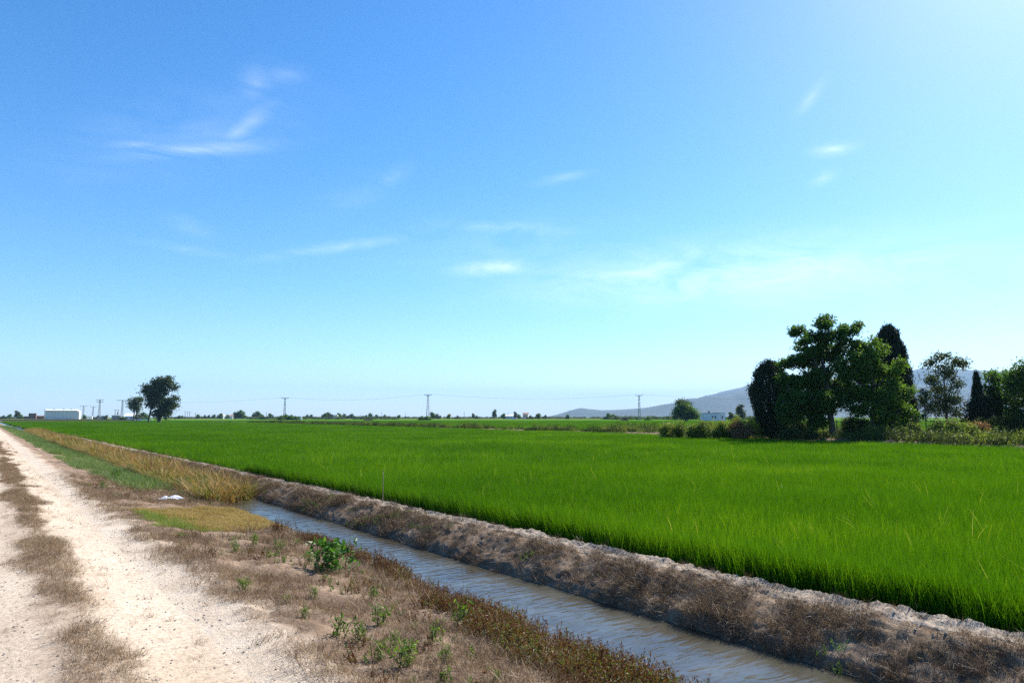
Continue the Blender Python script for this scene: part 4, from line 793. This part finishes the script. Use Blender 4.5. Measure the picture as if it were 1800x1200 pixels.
# ------------------------------------------------------------------ far buildings
def building(name, label, px0, px1, D, h, wallm, roofm, depth=8.0, roof='flat', wins=(), door=None, cat='building', z=-.2, turn=0.0):
    a, b_ = place(px0, D, z), place(px1, D, z); mid = (a + b_) / 2; az = math.atan2(mid.x, mid.y); W = (b_ - a).length / math.cos(az - YAW) * math.cos(az - YAW) ** 2 * 1.0; root = empty(name, mid, -az - .08); tag(root, label, cat)
    MB().box((0, depth / 2, h / 2), (W, depth, h)).build('wall', wallm, root)
    if roof == 'flat': MB().box((0, depth / 2, h + .12), (W + .3, depth + .3, .24)).build('roof', roofm, root)
    elif roof == 'gable':
        MB().prism([(-W / 2 - .3, -.3, h + .002), (-W / 2 - .3, depth + .3, h + .002), (-W / 2 - .3, depth / 2, h + depth * .17)], (W + .6, 0, 0)).build('roof', roofm, root)
    elif roof == 'shed':
        MB().prism([(-W / 2 - .3, -.3, h + .002), (-W / 2 - .3, depth + .3, h + .002), (-W / 2 - .3, depth + .3, h + depth * .22)], (W + .6, 0, 0)).build('roof', roofm, root)
    for (fx, fz, ww, wh) in wins:
        f = MB().box((W * fx, -.03, h * fz), (ww, .08, wh)).build('window', M['glass'], root); MB().box((W * fx, -.07, h * fz - wh / 2 - .06), (ww + .2, .16, .1)).build('sill', wallm, f)
    if door: MB().box((W * door, -.03, 1.05), (1.0, .08, 2.1)).build('door', M['brownwall'], root)
    root.rotation_euler[2] += turn
    return root
w = building('warehouse', 'long low white warehouse on the left horizon', 79, 135, 600, 7.2, M['metalwall'], M['white'], 22, 'none'); W_ = 56 / F * 600 * math.cos(math.atan(793 / F))
MB().prism([(-W_ / 2 - .4, -.5, 6.9), (-W_ / 2 - .4, -.5, 7.7), (-W_ / 2 - .4, 11, 8.5), (-W_ / 2 - .4, 22.5, 7.7), (-W_ / 2 - .4, 22.5, 6.9)], (W_ + .8, 0, 0)).build('roof', M['white'], w)
MB().box((W_ / 2 + .9, 10, 3.7), (1.7, 19, 7.4)).build('end_wall', M['white'], w)
for q in (-.42, -.3, -.18, -.06, .06, .18, .30, .42): MB().box((W_ * q, -.06, 3.5), (.18, .14, 6.8)).build('wall_rib', M['metalwall'], w)
for q in (-.25, .05, .3): MB().box((W_ * q, 8, 8.75), (1.1, 1.1, .7)).build('roof_vent', M['grey'], w)
building('brown_barn', 'dark brown block of a barn left of the white warehouse', 50, 63, 640, 5.2, M['brownwall'], M['brownwall'], 8, 'flat', [(.2, .6, 1, 1)])
building('shed', 'low dark shed touching the left of the brown barn', 42, 50, 650, 2.6, M['brownwall'], M['grey'], 5, 'flat')
building('shed', 'low dark shed between the brown barn and the white warehouse', 64, 77, 650, 2.6, M['brownwall'], M['brownwall'], 5, 'gable')
building('farmhouse', 'small beige house right of the white warehouse', 177, 189, 560, 2.8, M['beige'], M['beige'], 7, 'flat', [(-.2, .55, .9, 1)], .2)
building('farmhouse', 'low grey house with white end below the transformer pole', 196, 212, 560, 3.2, M['grey'], M['white'], 8, 'flat', [(-.25, .55, .9, 1), (.1, .55, .9, 1)], .3)
building('farmhouse', 'bright white house with sloping roof left of the eucalyptus', 219, 239, 540, 2.8, M['white'], M['white'], 9, 'shed', [(-.3, .5, 1, 1), (.1, .5, 1, 1)], .3)
building('hut', 'tiny white hut beside the warehouse', 152, 162, 620, 2.4, M['white'], M['white'], 5, 'flat', cat='hut')
building('white_wall', 'long low white wall below the eucalyptus', 237, 268, 400, .75, M['white'], M['white'], .5, 'none', cat='wall')
building('farmhouse', 'tiny white house on the horizon left of the slim pylon', 384, 393, 700, 3.4, M['white'], M['white'], 7, 'gable', [(-.2, .5, 1, 1)])
building('farmhouse', 'pale low house right of the slim pylon, brown end', 577, 585, 600, 4.0, M['brownwall'], M['rooftile'], 7, 'flat', [(.2, .5, 1, 1)])
building('farmhouse', 'bright white low house beside the brown-ended one', 585.5, 593, 600, 3.6, M['white'], M['white'], 7, 'flat', [(0, .5, 1, 1)])
building('farmhouse', 'tiny white house among far trees near the group of three poles', 402, 409, 800, 3.2, M['white'], M['rooftile'], 7, 'gable')
building('hut', 'tiny white gate hut at the end of the dark reeds by the slim pylon', 527, 530.5, 440, 2.0, M['white'], M['white'], 2, 'flat', cat='hut')
building('farmhouse', 'white house on the horizon between central and right pylons', 884, 908, 700, 3.0, M['white'], M['white'], 8, 'gable', [(-.3, .5, 1, 1), (.1, .5, 1, 1)])
building('farmhouse', 'pinkish house at the foothills end of the horizon', 919, 928, 720, 5.2, M['beige'], M['rooftile'], 8, 'gable', [(-.2, .6, 1, 1), (.2, .6, 1, 1)])
building('farmhouse', 'far grey house right of the central lattice pylon', 787, 792, 800, 4.4, M['grey'], M['rooftile'], 7, 'gable')
h = building('farmhouse', 'white flat-roofed farmhouse left of the short rounded cypress', 1243, 1274, 320, 3.6, M['white'], M['white'], 6, 'none', [(-.3, .55, .9, 1.1), (-.05, .55, .8, 1.3)], turn=.95)
W_ = 31 / F * 320 * math.cos(math.atan(358 / F))
MB().box((W_ / 2 + 1.7, 3.2, 2.05), (3.4, 5.0, 4.1)).build('annex_wall', M['white'], h); MB().box((W_ / 2 + 1.2, .68, 1.9), (.9, .1, 1.4)).build('window', M['glass'], h)
MB().box((0, 3.0, 3.68), (W_ + .2, 6.2, .16)).build('roof', M['rooftile'], h); MB().box((-W_ / 2 + .4, 1, 4.2), (.7, .7, .9)).build('chimney', M['grey'], h)

# ------------------------------------------------------------------ far trees on the horizon, each a thing
def far_proto(seed, lobes, mat, leaf=.9, dens=1.0):
    r = np.random.default_rng(seed); P = []; mb = MB(); mb.tube([(0, 0, -.3), (0.1, 0, 2.2), (0, .1, 4)], [.28, .22, .1], 6)
    for (x_, z_, q) in lobes:
        C, Q = crown_points((x_, r.uniform(-1, 1) * q * .5, z_), q, int(14 * dens * q), 14, .55, r); P.append(Q); branch(mb, (0, 0, 2), (x_, 0, z_), .14, .05, r, seg=4, sides=4)
    P = np.concatenate(P); P = P[P[:, 2] > .1]; V, Fs, va = leafquads(P, leaf, r); return mb.mesh('trunk', M['bark']), mesh_np('crown', V, Fs, mat, va)
FP = [far_proto(1, [(-1.4, 3.6, 1.7), (1.2, 3.9, 1.9), (0, 5.3, 1.7), (0, 2.6, 1.7), (2.2, 2.3, 1.3), (-2.3, 2.2, 1.3)], M['treeleaf']),
      far_proto(2, [(0, 2.2, 1.8), (2.2, 1.8, 1.6), (-2.2, 1.7, 1.6), (4, 1.3, 1.3), (-4, 1.2, 1.2), (.8, 3.2, 1.4)], M['olive']),
      far_proto(3, [(0, 5.6, 1.5), (-1, 4.4, 1.4), (1, 4.2, 1.5), (0, 3, 1.5), (.3, 7, 1.0)], M['olive']),
      far_proto(4, [(0, 1.4, 1.5), (1.8, 1.1, 1.2), (-1.8, 1.2, 1.3), (.4, 2.2, 1.1)], M['treeleaf'])]
# (px, distance, kind, height m)
ft = [(4, 700, 1, 4), (17, 680, 0, 6), (30, 660, 2, 9), (36, 665, 0, 6), (148, 620, 0, 5), (171, 640, 1, 4), (187, 560, 0, 4.5), (216, 500, 3, 2.6), (245, 420, 1, 4.5), (252, 430, 0, 6), (313, 700, 1, 4), (320, 720, 0, 4.5), (348, 720, 0, 6), (360, 760, 2, 5), (367, 760, 2, 5), (376, 740, 0, 6), (388, 690, 0, 7), (400, 780, 0, 6),
      (414, 640, 0, 8), (422, 640, 0, 10), (430, 780, 1, 4), (452, 660, 0, 9), (460, 660, 0, 6), (475, 700, 0, 7), (512, 420, 3, 3.4), (503, 425, 3, 3.8), (495, 415, 3, 3), (519, 415, 3, 2.6), (540, 760, 1, 5), (547, 760, 0, 6), (571, 640, 0, 7), (577, 650, 0, 8), (596, 640, 0, 7), (604, 760, 1, 6), (615, 780, 1, 6), (643, 700, 0, 5), (651, 640, 0, 7),
      (663, 760, 1, 5), (675, 780, 1, 5), (701, 640, 0, 5), (742, 390, 3, 2.6), (750, 388, 3, 2.8), (760, 640, 0, 8), (767, 760, 1, 6), (789, 700, 0, 6), (805, 780, 1, 4), (832, 780, 2, 7), (838, 760, 1, 4), (869, 640, 2, 10), (885, 700, 0, 7), (906, 660, 2, 8), (912, 700, 0, 6), (932, 700, 1, 4), (946, 620, 0, 6.5), (958, 760, 1, 4.5), (998, 620, 0, 5.5), (1070, 520, 0, 6), (1078, 525, 0, 5),
      (1140, 380, 3, 2.4), (1285, 300, 2, 4.6), (1302, 290, 2, 8), (1292, 300, 3, 3)]
marks = [(0, 'the left picture edge'), (63, 'the brown barn'), (137, 'the white warehouse'), (214, 'the T-topped pylon'), (285, 'the big eucalyptus'), (333, 'the group of three poles'), (500, 'the slim pylon'), (590, 'the bright white low house'), (752, 'the central lattice pylon'), (893, 'the thick pole'), (928, 'the pinkish house'), (1124, 'the foothills pylon'), (1262, 'the white farmhouse')]
ordn = ['first', 'second', 'third', 'fourth', 'fifth', 'sixth', 'seventh', 'eighth', 'ninth', 'tenth', 'eleventh', 'twelfth', 'thirteenth', 'fourteenth', 'fifteenth', 'sixteenth']
kn = ['dark round-crowned', 'low spreading', 'tall narrow', 'low bushy']; kh = [7, 4.4, 8, 3.1]; cnt = {}
for j, (px, D, kd, hh) in enumerate(sorted(ft)):
    mk = [m for m in marks if m[0] <= px][-1]; cnt[mk] = cnt.get(mk, 0) + 1
    root = empty('far_tree', place(px, D, -.25), j * 1.3); s = hh / kh[kd] * .85; root.scale = (s * (1 + .2 * math.sin(j)), s, s)
    tag(root, 'tiny %s far tree, %s rightwards of %s' % (kn[kd], ordn[cnt[mk] - 1], mk[1]), 'tree', 'far trees on the horizon')
    link('trunk', FP[kd][0], root); link('crown', FP[kd][1], root)
# low distant hedges that read as one mass
x_, y_ = [], []
r = np.random.default_rng(50); pts = []
for px0, px1, D, n in [(0, 75, 760, 60), (300, 640, 900, 260), (600, 960, 950, 260), (960, 1180, 900, 130), (440, 700, 560, 60), (1060, 1340, 480, 90)]:
    for q in range(n): p = place(r.uniform(px0, px1), D * r.uniform(.95, 1.15), -.3); pts.append(tuple(p))
hedge = [weed_mesh('hedge_clump', M['olive'], 660 + i, 26, 2.6, .7, .75, 9, 1.3, asp=.6, stemw=.03) for i in range(4)]
scatter('distant_hedges', hedge, np.array(pts), r.uniform(.5, 1.25, len(pts)), 'low hazy hedges and scrub along the whole horizon', 'hedge')

# ------------------------------------------------------------------ haze
hz_m = bpy.data.materials.new('haze'); hz_m.use_nodes = True; t = hz_m.node_tree; t.nodes.clear(); o = N(t, 'ShaderNodeOutputMaterial'); pv = N(t, 'ShaderNodeVolumePrincipled')
pv.inputs['Color'].default_value = (.42, .69, 1.0, 1); pv.inputs['Density'].default_value = 8.5e-5; pv.inputs['Anisotropy'].default_value = 0; t.links.new(pv.outputs[0], o.inputs['Volume'])
hzo = MB().box((0, 0, 330), (30000, 30000, 664)).build('haze', hz_m); tag(hzo, 'thin bluish air haze over the whole plain', 'haze', kind='stuff')
